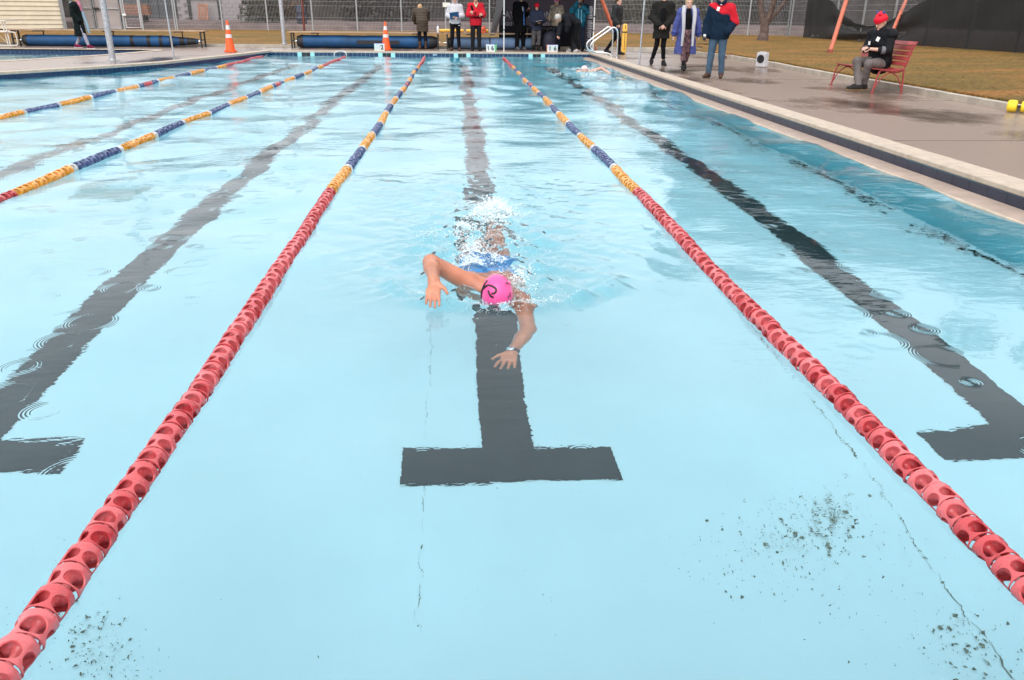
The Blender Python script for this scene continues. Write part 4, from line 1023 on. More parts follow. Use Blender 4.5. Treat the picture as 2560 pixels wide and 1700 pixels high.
# traffic cones
M_CONE = pm('cone_orange', (0.90, 0.105, 0.015), 0.45, 0.06, 4); M_REFL = pm('reflective_band', (0.62, 0.58, 0.58), 0.35, 0.1, 30)
def cone(x, y, h, label):
    t = thing('traffic_cone', label, 'traffic cone', (x, y, .142), random.uniform(-.2, .3), 'traffic cones')
    r = lambda z: .145 - (.145 - .03) * (z - .05) / (h - .05)
    def seg(nm, z0, z1, m, o=0.0): b = MB(); b.lathe([(r(z0) + o, z0), (r(z1) + o, z1)], (0, 0, 0), 24); b.build(nm, m, t, 40)
    b = MB(); b.lathe([(r(.05), .05), (r(h), h), (r(h) * .7, h + .008), (.001, h + .008)], (0, 0, 0), 24); b.build('body', M_CONE, t, 40)
    seg('band', h * .46, h * .57, M_REFL, .004); seg('band', h * .72, h * .86, M_REFL, .004)
    b = MB(); b.prism([(.19 * math.cos(a) * (1.0 if i % 2 else .97), .19 * math.sin(a) * (1.0 if i % 2 else .97)) for i, a in enumerate(np.linspace(0, 2 * math.pi, 17)[:-1])], .012, .05)
    for i in range(8): b.box((.165 * math.cos(i * .785), .165 * math.sin(i * .785), .008), (.04, .04, .016), i * .785)
    b.build('base', M_CONE, t)
cone((gp(560, 130.7).x + gp(589.5, 130.7).x) / 2, 26.45, .90, 'orange cone standing alone near the chamfered pool corner')
cone(gp(966, 126).x, 28.35, .88, 'orange cone behind the card numbered 2')

# folding number cards on the far coping
M_DIG = pm('digit_black', (0.01, 0.01, 0.014), 0.5, 0.1)
def card(px0, px1, y, digits, back, label, h=.235, base=None, rz=0.0):
    xa, xb = gp(px0, 129, .15).x, gp(px1, 129, .15).x; w = xb - xa; t = thing('number_card', label, 'number card', ((xa + xb) / 2, y, .151), rz, 'lane number cards'); tilt = R(16)
    n = max(1, len(digits)); wd = w / max(n, 2)
    for s_, nm, m in ((-1, 'front_panel', M_WHITE), (1, 'back_panel', back)):
        M = Matrix.Rotation(tilt * s_ * -1, 3, 'X')
        b = MB(); b.box(M @ Vector((0, 0, h / 2)) + Vector((0, s_ * h * math.sin(tilt), 0)), (w, .008, h), M=M); b.build(nm, m, t)
    M4 = Matrix.Translation((0, -h * math.sin(tilt) - .0006, 0)) @ Matrix.Rotation(tilt, 4, 'X')
    for i, d in digits:
        b = MB(); b.box((0, 0, 0), (wd - .01, .003, h * .9))
        q = b.build('number_leaf', M_WHITE, t); q.matrix_local = M4 @ Matrix.Translation((-w / 2 + wd * (i + .5), -.006, h * .5))
        text('digit', d, .20, M_DIG, q, Matrix.Translation((0, -.003, 0)) @ Matrix.Rotation(R(90), 4, 'X') @ Matrix.Scale(1.0, 4))
    if base: b = MB(); b.box((0, -h * math.sin(tilt) - .004, .016), (w, .012, .03)); b.build('base_strip', base, t)
    b = MB(); b.tube([(-w / 2, 0, h * math.cos(tilt)), (w / 2, 0, h * math.cos(tilt))], .010, 8); b.build('spine', pm('spine_blue', (0.08, 0.07, 0.35), 0.4), t)
M_GRN = pm('card_green', (0.10, 0.42, 0.16), 0.5, 0.08, 6)
card(933, 959, 27.66, [(1, '2')], M_GRN, 'white folding card showing the single number 2', rz=.12)
card(1217, 1239, 27.66, [(0, '1'), (1, '6')], M_GRN, 'white and green folding card numbered 1 6 by the tent post', rz=-.35)
card(1364, 1389, 27.66, [(0, '1'), (1, '6')], pm('card_orange', (0.75, 0.25, 0.1), 0.5, 0.1, 6), 'folding card numbered 1 6 with orange base before the bending man', .235, pm('card_orange', (0, 0, 0)))

# dark tent with mirrored lettering
M_TENT = pm('tent_navy', (0.030, 0.030, 0.042), 0.75, 0.15, 1.5, 0.004, 6); M_PRINT = pm('tent_print', (0.80, 0.74, 0.76), 0.7, 0.1, 10); M_TPOST = pm('tent_post_white', (0.62, 0.60, 0.58), 0.4, 0.08, 5)
xl, xr, yf, yb = gp(1260, 130).x, gp(1481, 131).x, 27.95, 30.9
t = thing('event_tent', 'dark pop up tent with mirrored pale lettering at the far end', 'tent', ((xl + xr) / 2, (yf + yb) / 2, .14)); TX, TY = (xr - xl) / 2, (yb - yf) / 2
for sx_, sy_ in ((-1, -1), (1, -1), (-1, 1), (1, 1)):
    m = M_TPOST if sy_ < 0 else M_BLACK
    b = MB(); b.box((sx_ * TX, sy_ * TY, 1.1), (.036, .036, 2.2)); b.box((sx_ * TX, sy_ * TY, .005), (.09, .09, .01)); b.build('post', m, t)
    b = MB(); b.box((sx_ * TX, sy_ * TY, .68), (.055, .055, .03)); b.box((sx_ * TX, sy_ * TY, 1.12), (.055, .055, .04)); b.build('clamp', M_BLACK, t)
rf = MB(); c_ = .12; v0 = [(-TX - c_, -TY - c_, 2.2), (TX + c_, -TY - c_, 2.2), (TX + c_, TY + c_, 2.2), (-TX - c_, TY + c_, 2.2)]
rf.add(v0 + [(0, 0, 3.15)] + [(x, y, 1.95) for x, y, z in v0], [(0, 1, 4), (1, 2, 4), (2, 3, 4), (3, 0, 4), (0, 5, 6, 1), (1, 6, 7, 2), (2, 7, 8, 3), (3, 8, 5, 0)]); _c = pm('tent_canopy', (0.035, 0.035, 0.05), 0.8, 0.12, 1.2); _t = _c.node_tree; _tl = _t.nodes.new('ShaderNodeBsdfTranslucent'); _tl.inputs[0].default_value = (0.22, 0.22, 0.27, 1); _mx = _t.nodes.new('ShaderNodeMixShader'); _mx.inputs[0].default_value = .5
_t.links.new(_t.nodes['Principled BSDF'].outputs[0], _mx.inputs[1]); _t.links.new(_tl.outputs[0], _mx.inputs[2]); _t.links.new(_mx.outputs[0], _t.nodes['Material Output'].inputs['Surface'])
rf.build('canopy', _c, t)
def cloth_panel(nm, a, b, z0, z1, amp, mat):
    a, b = Vector((*a, 0)), Vector((*b, 0)); d = b - a; nn = Vector((-d.y, d.x, 0)).normalized(); vs, fs = [], []
    for i in range(31):
        for k in range(9):
            f = k / 8; p = a + d * (i / 30) + nn * amp * math.sin(i * .9 + f * 2) * (1 - f * .6); vs.append((p.x, p.y, z0 + (z1 - z0) * f))
    for i in range(30):
        for k in range(8): fs.append((i * 9 + k, (i + 1) * 9 + k, (i + 1) * 9 + k + 1, i * 9 + k + 1))
    return link(nm, np_mesh(nm, np.array(vs), np.array(fs)), mat, t)
_t = pm('tent_print_ground', (0.050, 0.046, 0.058), 0.8, 0.12, 1.2, 0.004, 5).node_tree       # thin cloth: daylight comes through from behind
_tl = _t.nodes.new('ShaderNodeBsdfTranslucent'); _tl.inputs[0].default_value = (0.09, 0.08, 0.105, 1); _mx = _t.nodes.new('ShaderNodeMixShader'); _mx.inputs[0].default_value = .45
_t.links.new(_t.nodes['Principled BSDF'].outputs[0], _mx.inputs[1]); _t.links.new(_tl.outputs[0], _mx.inputs[2]); _t.links.new(_mx.outputs[0], _t.nodes['Material Output'].inputs['Surface'])
bw = cloth_panel('back_wall', (-TX, TY - .03), (TX, TY - .03), .75, 2.2, .006, pm('tent_print_ground', (0.050, 0.046, 0.058), 0.8, 0.12, 1.2, 0.004, 5))
cloth_panel('lower_wall', (-TX, TY - .06), (TX, TY - .06), .02, .78, .02, M_TENT)
sw = cloth_panel('side_wall', (TX - .02, -TY + .05), (TX - .02, TY - .1), .05, 2.2, .006, pm('tent_print_ground', (0, 0, 0)))
tb = MB(); tb.add([(-TX + .02, -TY + .05, 2.2), (-TX + .02, TY, 2.2), (-TX - .36, TY - .25, .42), (-TX - .20, 0, .5), (-TX - .02, -TY + .10, 1.4)], [(0, 4, 3, 2, 1)]); tb.build('loose_flap', M_BAND, t)
def mirrored(body, px, py, size, stretch=1.0):
    p = at(px, py, yb - .075); M = Matrix.Translation((p.x - (xl + xr) / 2, yb - .06 - .02 - (yf + yb) / 2, p.z - .14)) @ Matrix.Rotation(R(90), 4, 'X') @ Matrix.Scale(-stretch, 4, (1, 0, 0))
    text('lettering', body, size, M_PRINT, bw, M)
mirrored('VA', 1275, 38, .33); mirrored('S', 1325, 38, .34); mirrored('MO', 1363, 38, .33)
mirrored('DER', 1270, 60.5, .155); mirrored('C', 1326, 62, .14); mirrored('AERIN', 1366, 60.5, .155)
b = MB(); b.box((at(1369, 70, yb).x - (xl + xr) / 2, TY - .085, at(1369, 70, yb).z - .14), (.42, .006, .012)); b.build('printed_rule', M_PRINT, bw)
rg = random.Random(4)
for z0, z1 in ((1.05, 1.42), (.72, 1.0), (.44, .67), (.15, .40)):       # upright lettering too blurred to read, as bars
    b = MB(); z = z0
    while z < z1:
        hh = rg.uniform(.015, .035); b.box((TX - .034, -TY + .75 + rg.uniform(-.1, .1), z + hh / 2), (.004, rg.uniform(.8, 1.2), hh)); z += hh + rg.uniform(.012, .025)
    b.build('lettering', M_PRINT, sw)
# things under the tent
t = thing('folding_table', 'folding table with pale frame under the dark tent', 'table', (at(1320, 126, 29.3).x, 29.9, .14))
b = MB(); b.box((.35, 0, .70), (1.5, .6, .04)); b.build('tabletop', M_BLACK, t); M_TF = pm('table_frame', (0.42, 0.30, 0.27), 0.5, 0.1, 6)
for x in (-.2, .9):
    b = MB(); b.tube([(x - .19, -.25, .68), (x - .19, -.25, .02), (x + .19, -.25, .02), (x + .19, -.25, .68)], .016, 8); b.build('leg', M_TF, t, 60)
p = at(1372, 124, 29.4); t = thing('gear_bag', 'black gear bag on the deck behind the third number card', 'bag', (p.x, 29.0, .142))
b = MB(); b.lathe([(.20, 0), (.27, .05), (.28, .3), (.25, .5), (.14, .60), (.05, .63)], (0, 0, 0), 16); q = b.build('body', pm('bag_black', (0.012, 0.012, 0.028), 0.7, 0.3, 5, 0.01, 9), t, 60); q.scale = (1, .75, 1)
b = MB(); b.tube(bez([(-.12, 0, .58), (-.06, -.03, .72), (.06, -.03, .72), (.12, 0, .58)], 5), .014, 6); b.build('handle', M_BLACK, t, 60)
def bottle(p, h, label, body, cap):
    t = thing('bottle', label, 'bottle', p); r = h * .15
    b = MB(); b.lathe([(r * .9, 0), (r, .01), (r, h * .62), (r * .6, h * .76), (r * .4, h * .8)], (0, 0, 0), 14); b.build('body', body, t, 50)
    b = MB(); b.lathe([(r * .55, h * .8), (r * .55, h * .93), (r * .25, h * .95), (r * .25, h), (0, h)], (0, 0, 0), 12); b.build('cap', cap, t, 40)
p = at(1095, 86, YB - .1); bottle((p.x, YB - .1, .685), .27, 'white drink bottle standing on the end of the middle bench', M_WHITE, pm('cap_grey', (0.25, 0.25, 0.4), 0.4))
p = at(1489, 122, 29.2); bottle((p.x, 29.2, .14), .20, 'small orange drink bottle beside the hand rail', pm('bottle_orange', (0.75, 0.2, 0.08), 0.4), M_WHITE)
M_YEL = pm('rescue_yellow', (0.88, 0.50, 0.08), 0.5, 0.08, 4); M_STRAP = pm('strap_black', (0.015, 0.012, 0.012), 0.6)
def rescue_tube(t, L_, w, d, M, strap_len):
    b = MB(); b.lathe([(w * .55, -L_ / 2), (w * .85, -L_ / 2 + w * .25), (w, -L_ / 2 + w * .7), (w, L_ / 2 - w * .7), (w * .85, L_ / 2 - w * .25), (w * .55, L_ / 2)], (0, 0, 0), 16)
    me = b.mesh('body', 50); me.transform(M.to_4x4() @ Matrix.Diagonal((1, d, 1, 1))); link('body', me, M_YEL, t)
    b = MB(); b.lathe([(w + .004, .20 * L_), (w + .004, .245 * L_)], (0, 0, 0), 16); me = b.mesh('strap', 50); me.transform(M.to_4x4() @ Matrix.Diagonal((1, d, 1, 1))); link('strap', me, M_STRAP, t)
    b = MB(); b.box((0, -w * d - .002, -.08 * L_), (w * .16, .006, L_ * strap_len)); b.box((0, -w * d - .002, .40 * L_), (w * .16, .006, L_ * .13)); me = b.mesh('buckle_strap'); me.transform(M.to_4x4()); link('buckle_strap', me, M_STRAP, t)
Mx = Matrix.Rotation(R(90), 3, 'Y')
for pxa, pxb, lab in ((1098, 1160, 'yellow rescue tube on the bench beside the white bottle'), (1166, 1222, 'yellow rescue tube on the bench behind the red jacket')):
    xa, xb = xb_(pxa), xb_(pxb); t = thing('rescue_tube', lab, 'rescue tube', ((xa + xb) / 2, YB + .05, .69 + .055), 0, 'rescue tubes'); rescue_tube(t, xb - xa, .055, 1, Mx, .4)
p = at(1209, 84, YB - .05); t = thing('orange_pouch', 'orange first aid pouch on the bench beside the red jacket', 'pouch', (p.x, YB - .12, .683))
b = MB(); b.lathe([(.085, 0), (.092, .03), (.075, .17), (.05, .20)], (0, 0, 0), 14); q = b.build('body', pm('pouch_orange', (0.80, 0.13, 0.05), 0.6, 0.1, 8, 0.005, 14), t, 50)
b = MB(); b.box((-.02, -.083, .10), (.03, .012, .06)); b.build('emblem', M_STRAP, t)
b = MB(); b.tube(bez([(-.05, 0, .18), (-.03, -.02, .23), (.02, -.02, .23), (.04, 0, .18)], 4), .007, 6); b.build('loop', pm('pouch_orange', (0, 0, 0)), t)

# white portable speaker on the right deck
p = (gp(1897, 168.5) + gp(1918.5, 169.8)) / 2; t = thing('speaker', 'white portable speaker on the deck by the right kerb', 'speaker', (p.x, p.y + .12, .142), R(38))
b = MB(); b.box((0, 0, .18), (.16, .26, .34)); q = b.build('cabinet', pm('speaker_white', (0.50, 0.48, 0.50), 0.45, 0.08, 5), t); m_ = q.modifiers.new('edge', 'BEVEL'); m_.width = .015; m_.segments = 2
Mf = Matrix.Rotation(R(-90), 3, 'Y')
b = MB(); b.lathe([(.100, 0), (.100, .008), (.085, .012), (.06, .006), (0, .006)], (-.0802, 0, .20), 22, Mf); b.build('cone', pm('speaker_cone', (0.008, 0.008, 0.010), 0.8), t, 40)
b = MB(); b.box((0, 0, .365), (.05, .16, .018)); b.box((0, -.08, .357), (.05, .02, .02)); b.box((0, .08, .357), (.05, .02, .02)); b.build('handle', pm('speaker_white', (0, 0, 0)), t)
p = gp(1826, 146); t = thing('bag', 'small brown crumpled bag lying against the kerb', 'bag', (p.x, p.y, .14)); M_BAG = pm('bag_brown', (0.16, 0.055, 0.025), 0.7, 0.3, 8, 0.01, 12)
link('body', sdf_mesh('body', [([EL((0, 0, .05), (.14, .09, .075)), EL((.06, .02, .06), (.09, .08, .07)), EL((-.08, -.01, .04), (.08, .07, .05))], .012, dict(wob=.012))]), M_BAG, t)
b = MB(); b.tube(bez([(-.06, 0, .11), (0, -.02, .15), (.06, 0, .11)], 4), .010, 6); b.build('handle', M_BAG, t)

# yellow foam dumbbells at the right edge
M_FOAM = pm('foam_yellow', (0.85, 0.62, 0.03), 0.7, 0.08, 6, 0.002, 40)
p = gp(2537, 283); t = thing('foam_dumbbell', 'bright yellow foam dumbbell against the kerb at right', 'dumbbell', (p.x + .075, p.y + .05, .142 + .084), R(-40))
Mx2 = Matrix.Rotation(R(90), 3, 'Y')
for x in (-.085, .085):
    b = MB(); b.lathe([(.060, -.06), (.078, -.045), (.083, -.01), (.083, .02), (.076, .05), (.058, .06)], (x, 0, 0), 22, Mx2); b.build('float', M_FOAM, t, 40)
    b = MB(); b.lathe([(.022, -.002), (.022, .002)], (x - .0605, 0, 0), 14, Mx2); b.lathe([(.022, -.002), (.022, .002)], (x + .0605, 0, 0), 14, Mx2); b.build('end_cap', M_BLACK, t)
b = MB(); b.tube([(-.06, 0, 0), (.08, 0, 0)], .016, 10); b.build('handle', M_BLACK, t, 60)

# picnic table, far left edge
M_PT = pm('picnic_white', (0.66, 0.60, 0.52), 0.55, 0.1, 4)
q0, q1 = at(0, 115, 29.3), at(47, 115, 29.3); t = thing('picnic_table', 'white framed picnic table cut by the left edge of view', 'picnic table', (q1.x, 29.3, .14))
b = MB(); b.tube(bez([(-.62, 0, .40), (-.62, 0, .08), (-.55, 0, .03), (-.10, 0, .03), (-.02, 0, .09), (-.02, 0, .38), (-.08, 0, .44), (-.30, 0, .45)], 4), .022, 8); b.build('leg_frame', M_PT, t, 60)
b = MB(); b.tube([(-.33, 0, .05), (-.38, 0, .80)], .022, 8); b.tube([(-.26, 0, .05), (-.29, 0, .80)], .022, 8); b.tube([(-.60, 0, .40), (-.33, 0, .07)], .008, 6); b.build('upright', M_PT, t, 60)
for z, x0, x1 in ((.80, -.44, -.22), (.46, -1.6, -.25)):
    b = MB(); b.box(((x0 + x1) / 2, .35, z), (x1 - x0, .9, .035)); b.build('tabletop' if z > .7 else 'seat', M_PT, t)

# red slatted bench on the right deck
M_RED = pm('bench_red', (0.27, 0.03, 0.03), 0.45, 0.25, 5, 0.002, 30, hue=(0.34, 0.05, 0.045)); M_REDF = pm('bench_red_frame', (0.30, 0.04, 0.04), 0.45, 0.15, 8)
t = thing('park_bench', 'red slatted bench on the wet deck beside the kerb', 'bench', (7.12, 14.62, .142), math.atan2(-.045, 1) * 0)
BL = 1.72
for y in (-BL / 2 + .05, BL / 2 - .05):
    b = MB()
    b.tube(bez([(0.0, y, 0), (.03, y, .18), (.06, y, .32), (.12, y, .375), (.30, y, .35), (.44, y, .36), (.50, y, .45), (.56, y, .70), (.60, y, .80)], 4), .016, 8)
    b.tube(bez([(.52, y, 0), (.51, y, .20), (.485, y, .42)], 4), .016, 8)
    b.tube(bez([(.015, y, .06), (.10, y, .22), (.25, y, .335), (.40, y, .27), (.505, y, .08)], 5), .011, 8)
    for x in (0, .52): b.box((x, y, .004), (.06, .05, .008))
    b.build('end_frame', M_REDF, t, 60)
for i, (x, z, a) in enumerate([(.085, .385, -6), (.17, .378, -4), (.255, .370, -2), (.34, .368, 2), (.425, .385, 22), (.503, .475, 68), (.525, .56, 73), (.547, .645, 74), (.570, .73, 72), (.60, .805, 60)]):
    b = MB(); M = Matrix.Rotation(R(-a), 3, 'Y'); b.box((x, 0, z), (.068, BL, .016), M=M); b.build('slat', M_RED, t)

# ================================================================== PEOPLE
def rotm(yaw=0.0, pitch=0.0, roll=0.0):
    """head turn: yaw to +x, pitch nods down, roll tilts"""
    return np.array(Matrix.Rotation(yaw, 3, 'Z') @ Matrix.Rotation(pitch, 3, 'X') @ Matrix.Rotation(roll, 3, 'Y'))
SKIN = pm('skin', (0.58, 0.33, 0.25), 0.5, 0.08, 9, sss=0.15)
SKIN_T = pm('skin_tanned', (0.50, 0.26, 0.18), 0.5, 0.08, 9, sss=0.15)
M_EYE = pm('eye_dark', (0.03, 0.02, 0.018), 0.3, 0.1); M_LIP = pm('lip', (0.42, 0.17, 0.15), 0.5, 0.1)
def fab(name, col, var=0.16, bump=0.006, bs=9.0, rough=0.9, **k): return pm(name, col, rough, var, 5.0, bump, bs, spec=0.15, **k)
def hand_prims(w, d, n, side, s=1.0, curl=0.25, spread=0.0, k=.010):
    """palm, four unequal bent fingers and a thumb; w wrist, d pointing direction, n back-of-hand normal, side +1/-1 thumb side"""
    d = d / np.linalg.norm(d); n = n - d * (n @ d); n = n / np.linalg.norm(n); l = np.cross(d, n)
    out = [FL(w - d * .01 * s, w + d * .078 * s, .028 * s, .037 * s, .42, l, k=.015 * s)]
    for i, (o, L_) in enumerate(((-.030, .062), (-.010, .078), (.011, .083), (.031, .074))):
        o2 = o * side; b = w + d * .082 * s + l * o2 * s; dd = d + l * o2 * spread * 8; dd = dd / np.linalg.norm(dd)
        c1 = dd * math.cos(curl * .6) - n * math.sin(curl * .6); c2 = dd * math.cos(curl * 1.7) - n * math.sin(curl * 1.7)
        m = b + c1 * L_ * .52 * s; out += [C(b - dd * .02 * s, m, .0095 * s, .0088 * s, k), C(m, m + c2 * L_ * .5 * s, .0088 * s, .0070 * s, .004)]
    tb = w + d * .025 * s + l * side * .030 * s; td = d * .62 + l * side * .72 - n * .18; td /= np.linalg.norm(td); m = tb + td * .040 * s
    t2 = td * .8 + d * .45 - n * .1; t2 /= np.linalg.norm(t2)
    return out + [C(tb, m, .0125 * s, .0105 * s, .012), C(m, m + t2 * .034 * s, .0105 * s, .0078 * s, .004)]
BASE = dict(pel=(0, 0, .94), che=(0, 0, 1.27), nek=(0, .005, 1.45), hed=(0, -.02, 1.615),
            shA=(-.175, 0, 1.395), elA=(-.225, .03, 1.12), wrA=(-.235, -.03, .88), shB=(.175, 0, 1.395), elB=(.225, .03, 1.12), wrB=(.235, -.03, .88),
            hiA=(-.09, 0, .90), knA=(-.105, -.01, .49), anA=(-.11, .02, .085), hiB=(.09, 0, .90), knB=(.105, -.01, .49), anB=(.11, .02, .085))
class Person:
    def __init__(s, label, loc, rz, height=1.72, pose=None, head=(0, 0, 0), skin=None, build=1.0, toes=(0, 0), hands=None, face=True, hgrid=.0075):
        s.k = height / 1.74; s.P = {a: np.array(v, float) * s.k for a, v in BASE.items()}
        for a, v in (pose or {}).items(): s.P[a] = np.array(v, float) * s.k
        s.w = build; s.t = thing('person', label, 'person', loc, rz); s.skin = skin or SKIN; s.Rh = rotm(*head); s.toes = toes
        P, k, w = s.P, s.k, build
        lat = P['shB'] - P['shA']; s.lat = lat / np.linalg.norm(lat); latp = P['hiB'] - P['hiA']; s.latp = latp / np.linalg.norm(latp)
        H = lambda x, y, z: P['hed'] + s.Rh @ (np.array((x, y, z)) * k)
        s.H = H
        body = [FL(P['pel'], P['che'], .145 * k * w, .155 * k * w, .66, s.lat, .05), FL(P['che'], (P['nek'] + P['che']) / 2, .155 * k * w, .10 * k, .62, s.lat, .05), C(P['shA'], P['shB'], .058 * k, k=.05), C(P['che'] * .2 + P['nek'] * .8, P['hed'], .056 * k, .050 * k, .03)]
        for q in 'AB':
            body += [C(P['sh' + q], P['el' + q], .050 * k * w, .040 * k, .03), C(P['el' + q], P['wr' + q], .040 * k, .027 * k, .02),
                     C(P['hi' + q], P['kn' + q], .070 * k * w, .048 * k, .04), C(P['kn' + q], P['an' + q], .048 * k, .032 * k, .03)]
            ft = s.foot(q); body.append(C(P['an' + q] - np.array((0, 0, .02)), ft, .026 * k, .018 * k, .02))
        hd = [EL(H(0, .012, .015), np.array((.076, .096, .108)) * k, s.Rh), EL(H(0, -.022, -.060), np.array((.056, .064, .060)) * k, s.Rh), C(P['nek'] + (P['hed'] - P['nek']) * .1, H(0, .01, -.05), .055 * k, .05 * k, .03),
              C(H(0, -.086, .012), H(0, -.106, -.022), .008 * k, .0135 * k, .012), C(H(-.045, -.077, .032), H(.045, -.077, .032), .010 * k, k=.015), EL(H(0, -.070, -.095), np.array((.022, .02, .018)) * k, s.Rh, .015)]
        for sx in (-1, 1): hd.append(EL(H(.078 * sx, .012, -.008), np.array((.010, .022, .033)) * k, s.Rh, .006))
        groups = [(body, .014, {}), (hd, hgrid, {})]
        for q, side in (('A', 1), ('B', -1)):
            h = (hands or {}).get(q, {}); d = P['wr' + q] - P['el' + q]; d = d / np.linalg.norm(d)
            if 'd' in h: d = np.array(h['d'], float)
            n = np.array(h.get('n', (-1 if q == 'A' else 1, -.25, .1)), float)
            if h is not None and not h.get('hide'): groups.append((hand_prims(P['wr' + q], d, n, h.get('side', side), k, h.get('curl', .5)), .0055, {}))
        o = link('body', sdf_mesh('body', groups), s.skin, s.t)
        if face:
            for sx in (-1, 1):
                b = MB(); b.lathe([(.001, -.004), (.008, -.003), (.010, 0), (.008, .003), (.001, .004)], (0, 0, 0), 8, Matrix.Rotation(R(90), 3, 'X')); e = b.build('eye', M_EYE, s.t, 60); e.location = H(.030 * sx, -.081, .012); e.rotation_euler = Matrix(s.Rh).to_euler()
            b = MB(); b.tube([(-.022, .004, 0), (-.010, -.004, .002), (.010, -.004, .002), (.022, .004, 0)], [.002, .0055, .0055, .002], 6); e = b.build('mouth', M_LIP, s.t, 60); e.location = H(0, -.084, -.062); e.rotation_euler = Matrix(s.Rh).to_euler()
    def foot(s, q):
        a = s.toes[0] if q == 'A' else s.toes[1]; d = np.array((math.sin(a), -math.cos(a), 0)); an = s.P['an' + q]; f = an + d * .15 * s.k; f[2] = max(.03 * s.k, an[2] - .06 * s.k); return f
    def add(s, name, prims, h, mat, **kw): return link(name, sdf_mesh(name, [(prims, h, kw)]), mat, s.t)
    def torso(s, g, hem, flare=0.0, chest=0.0):
        P, k, w = s.P, s.k, s.w; up = P['che'] - P['pel']; up = up / np.linalg.norm(up)
        out = [FL(P['pel'], P['che'], (.150 + g) * k * w, (.165 + g + chest) * k * w, .70, s.lat, .05), FL(P['che'], P['che'] * .35 + P['nek'] * .65, (.160 + g + chest) * k * w, (.115 + g) * k, .66, s.lat, .05), C(P['shA'], P['shB'], (.066 + g) * k, k=.05)]
        return out
    def skirt(s, g, z, flare, front=0.0):
        P, k = s.P, s.k; b = (P['anA'] + P['anB']) / 2; a = P['pel']; f = (a[2] - z) / max(.1, a[2] - b[2]); e = a + (b - a) * f; e[2] = z
        return [FL(a, e, (.150 + g) * k * s.w, (.150 + g + flare) * k, .72, s.latp, .05)]
    def sleeves(s, g, f=1.0, only='AB'):
        P, k = s.P, s.k; out = []
        for q in only:
            e = P['el' + q]; wv = e + (P['wr' + q] - e) * f
            out += [C(P['sh' + q], e, (.056 + g) * k * s.w, (.050 + g) * k, .03), C(e, wv, (.050 + g) * k, (.037 + g) * k, .02)]
        return out
    def collar(s, g, h=.05): P, k = s.P, s.k; v = P['hed'] - P['nek']; v = v / np.linalg.norm(v); return [C(P['nek'] - v * .03, P['nek'] + v * h * k, (.070 + g) * k, (.066 + g) * k, .02)]
    def jacket(s, mat, g=.02, hem=.80, flare=0.0, sl=.97, name='jacket', wob=.004, collar=.04, extra=(), cuts=(), chest=0.0, h=.012):
        P = s.P; up = P['che'] - P['pel']; pr = s.torso(g, hem, chest=chest) + s.sleeves(g, sl)
        if collar: pr += s.collar(.004, collar)
        if hem < .93: pr += s.skirt(g, hem * s.k - .1, flare)
        return s.add(name, pr + list(extra), h, mat, cuts=[((0, 0, hem * s.k), (0, 0, -1))] * (1 if hem > 0 and abs(up[1]) < .25 else 0) + list(cuts), wob=wob)
    def trousers(s, mat, g=.012, name='trousers', end=.075, wob=.004, top=None, taper=0.0):
        P, k = s.P, s.k; pr = [FL(P['hiA'], P['hiB'], .10 * k, k=.05, q=.9, L=(0, 0, 1)), EL(P['pel'] - np.array((0, 0, .02)) * k, np.array((.155 * s.w + g, .115 * s.w + g, .13)) * k, None, .05)]
        for q in 'AB': pr += [C(P['hi' + q], P['kn' + q], (.086 * s.w + g) * k, (.060 + g) * k, .03), C(P['kn' + q], P['an' + q], (.060 + g) * k, (.046 + g - taper) * k, .02)]
        return s.add(name, pr, .012, mat, wob=wob, cuts=[((0, 0, end * k), (0, 0, -1))])
    def shoes(s, mat, boot=0.0, sole=None, r=.044):
        for q in 'AB':
            an, ft = s.P['an' + q], s.foot(q); k = s.k; d = ft - an; d[2] = 0; d = d / np.linalg.norm(d); z0 = an[2] - .085 * k
            heel = an - d * .035 * k; heel[2] = z0 + .045 * k; toe = an + d * .165 * k; toe[2] = z0 + .034 * k
            pr = [C(heel, toe, r * k, .036 * k, .02), C(an + np.array((0, 0, -.005)), (an + toe) / 2 + np.array((0, 0, .008)), .047 * k, .040 * k, .02), C(an - d * .01, an + np.array((0, 0, .02 + boot)) * k, .046 * k, (.046 + boot * .05) * k, .03)]
            o = s.add('shoe' if boot < .1 else 'boot', pr, .009, mat, cuts=[((0, 0, z0 + .004), (0, 0, -1))])
            if sole is not None:
                l = np.array((-d[1], d[0], 0)); b = MB(); c = [heel - d * .045 * k - l * .03 * k, toe + d * .03 * k - l * .03 * k, toe + d * .03 * k + l * .03 * k, heel - d * .045 * k + l * .03 * k]
                b.prism([(p[0], p[1]) for p in c], z0 + .001, z0 + .022 * k); b.build('sole', sole, o)
    def hair(s, mat, g=.012, long=0.0, name='hair', low=.0):
        H, k = s.H, s.k; pr = [EL(H(0, .018, .02), np.array((.078 + g, .096 + g, .108 + g)) * k, s.Rh)]
        if long: pr += [C(H(-.065, .02, 0), H(-.072, -.005, -long), .028 * k, .022 * k, .02), C(H(.065, .02, 0), H(.072, -.005, -long), .028 * k, .022 * k, .02), FL(H(0, .06, 0), H(0, .07, -long), .07 * k, .06 * k, .4, s.lat, .02)]
        return s.add(name, pr, .009, mat, cuts=[(H(0, -.052, .045 - low), s.Rh @ np.array((0, -.80, -.60)))] if not long else [], subs=[EL(H(0, -.09, -.035), np.array((.058, .075, .085)) * k, s.Rh)] if long else [], wob=.004)
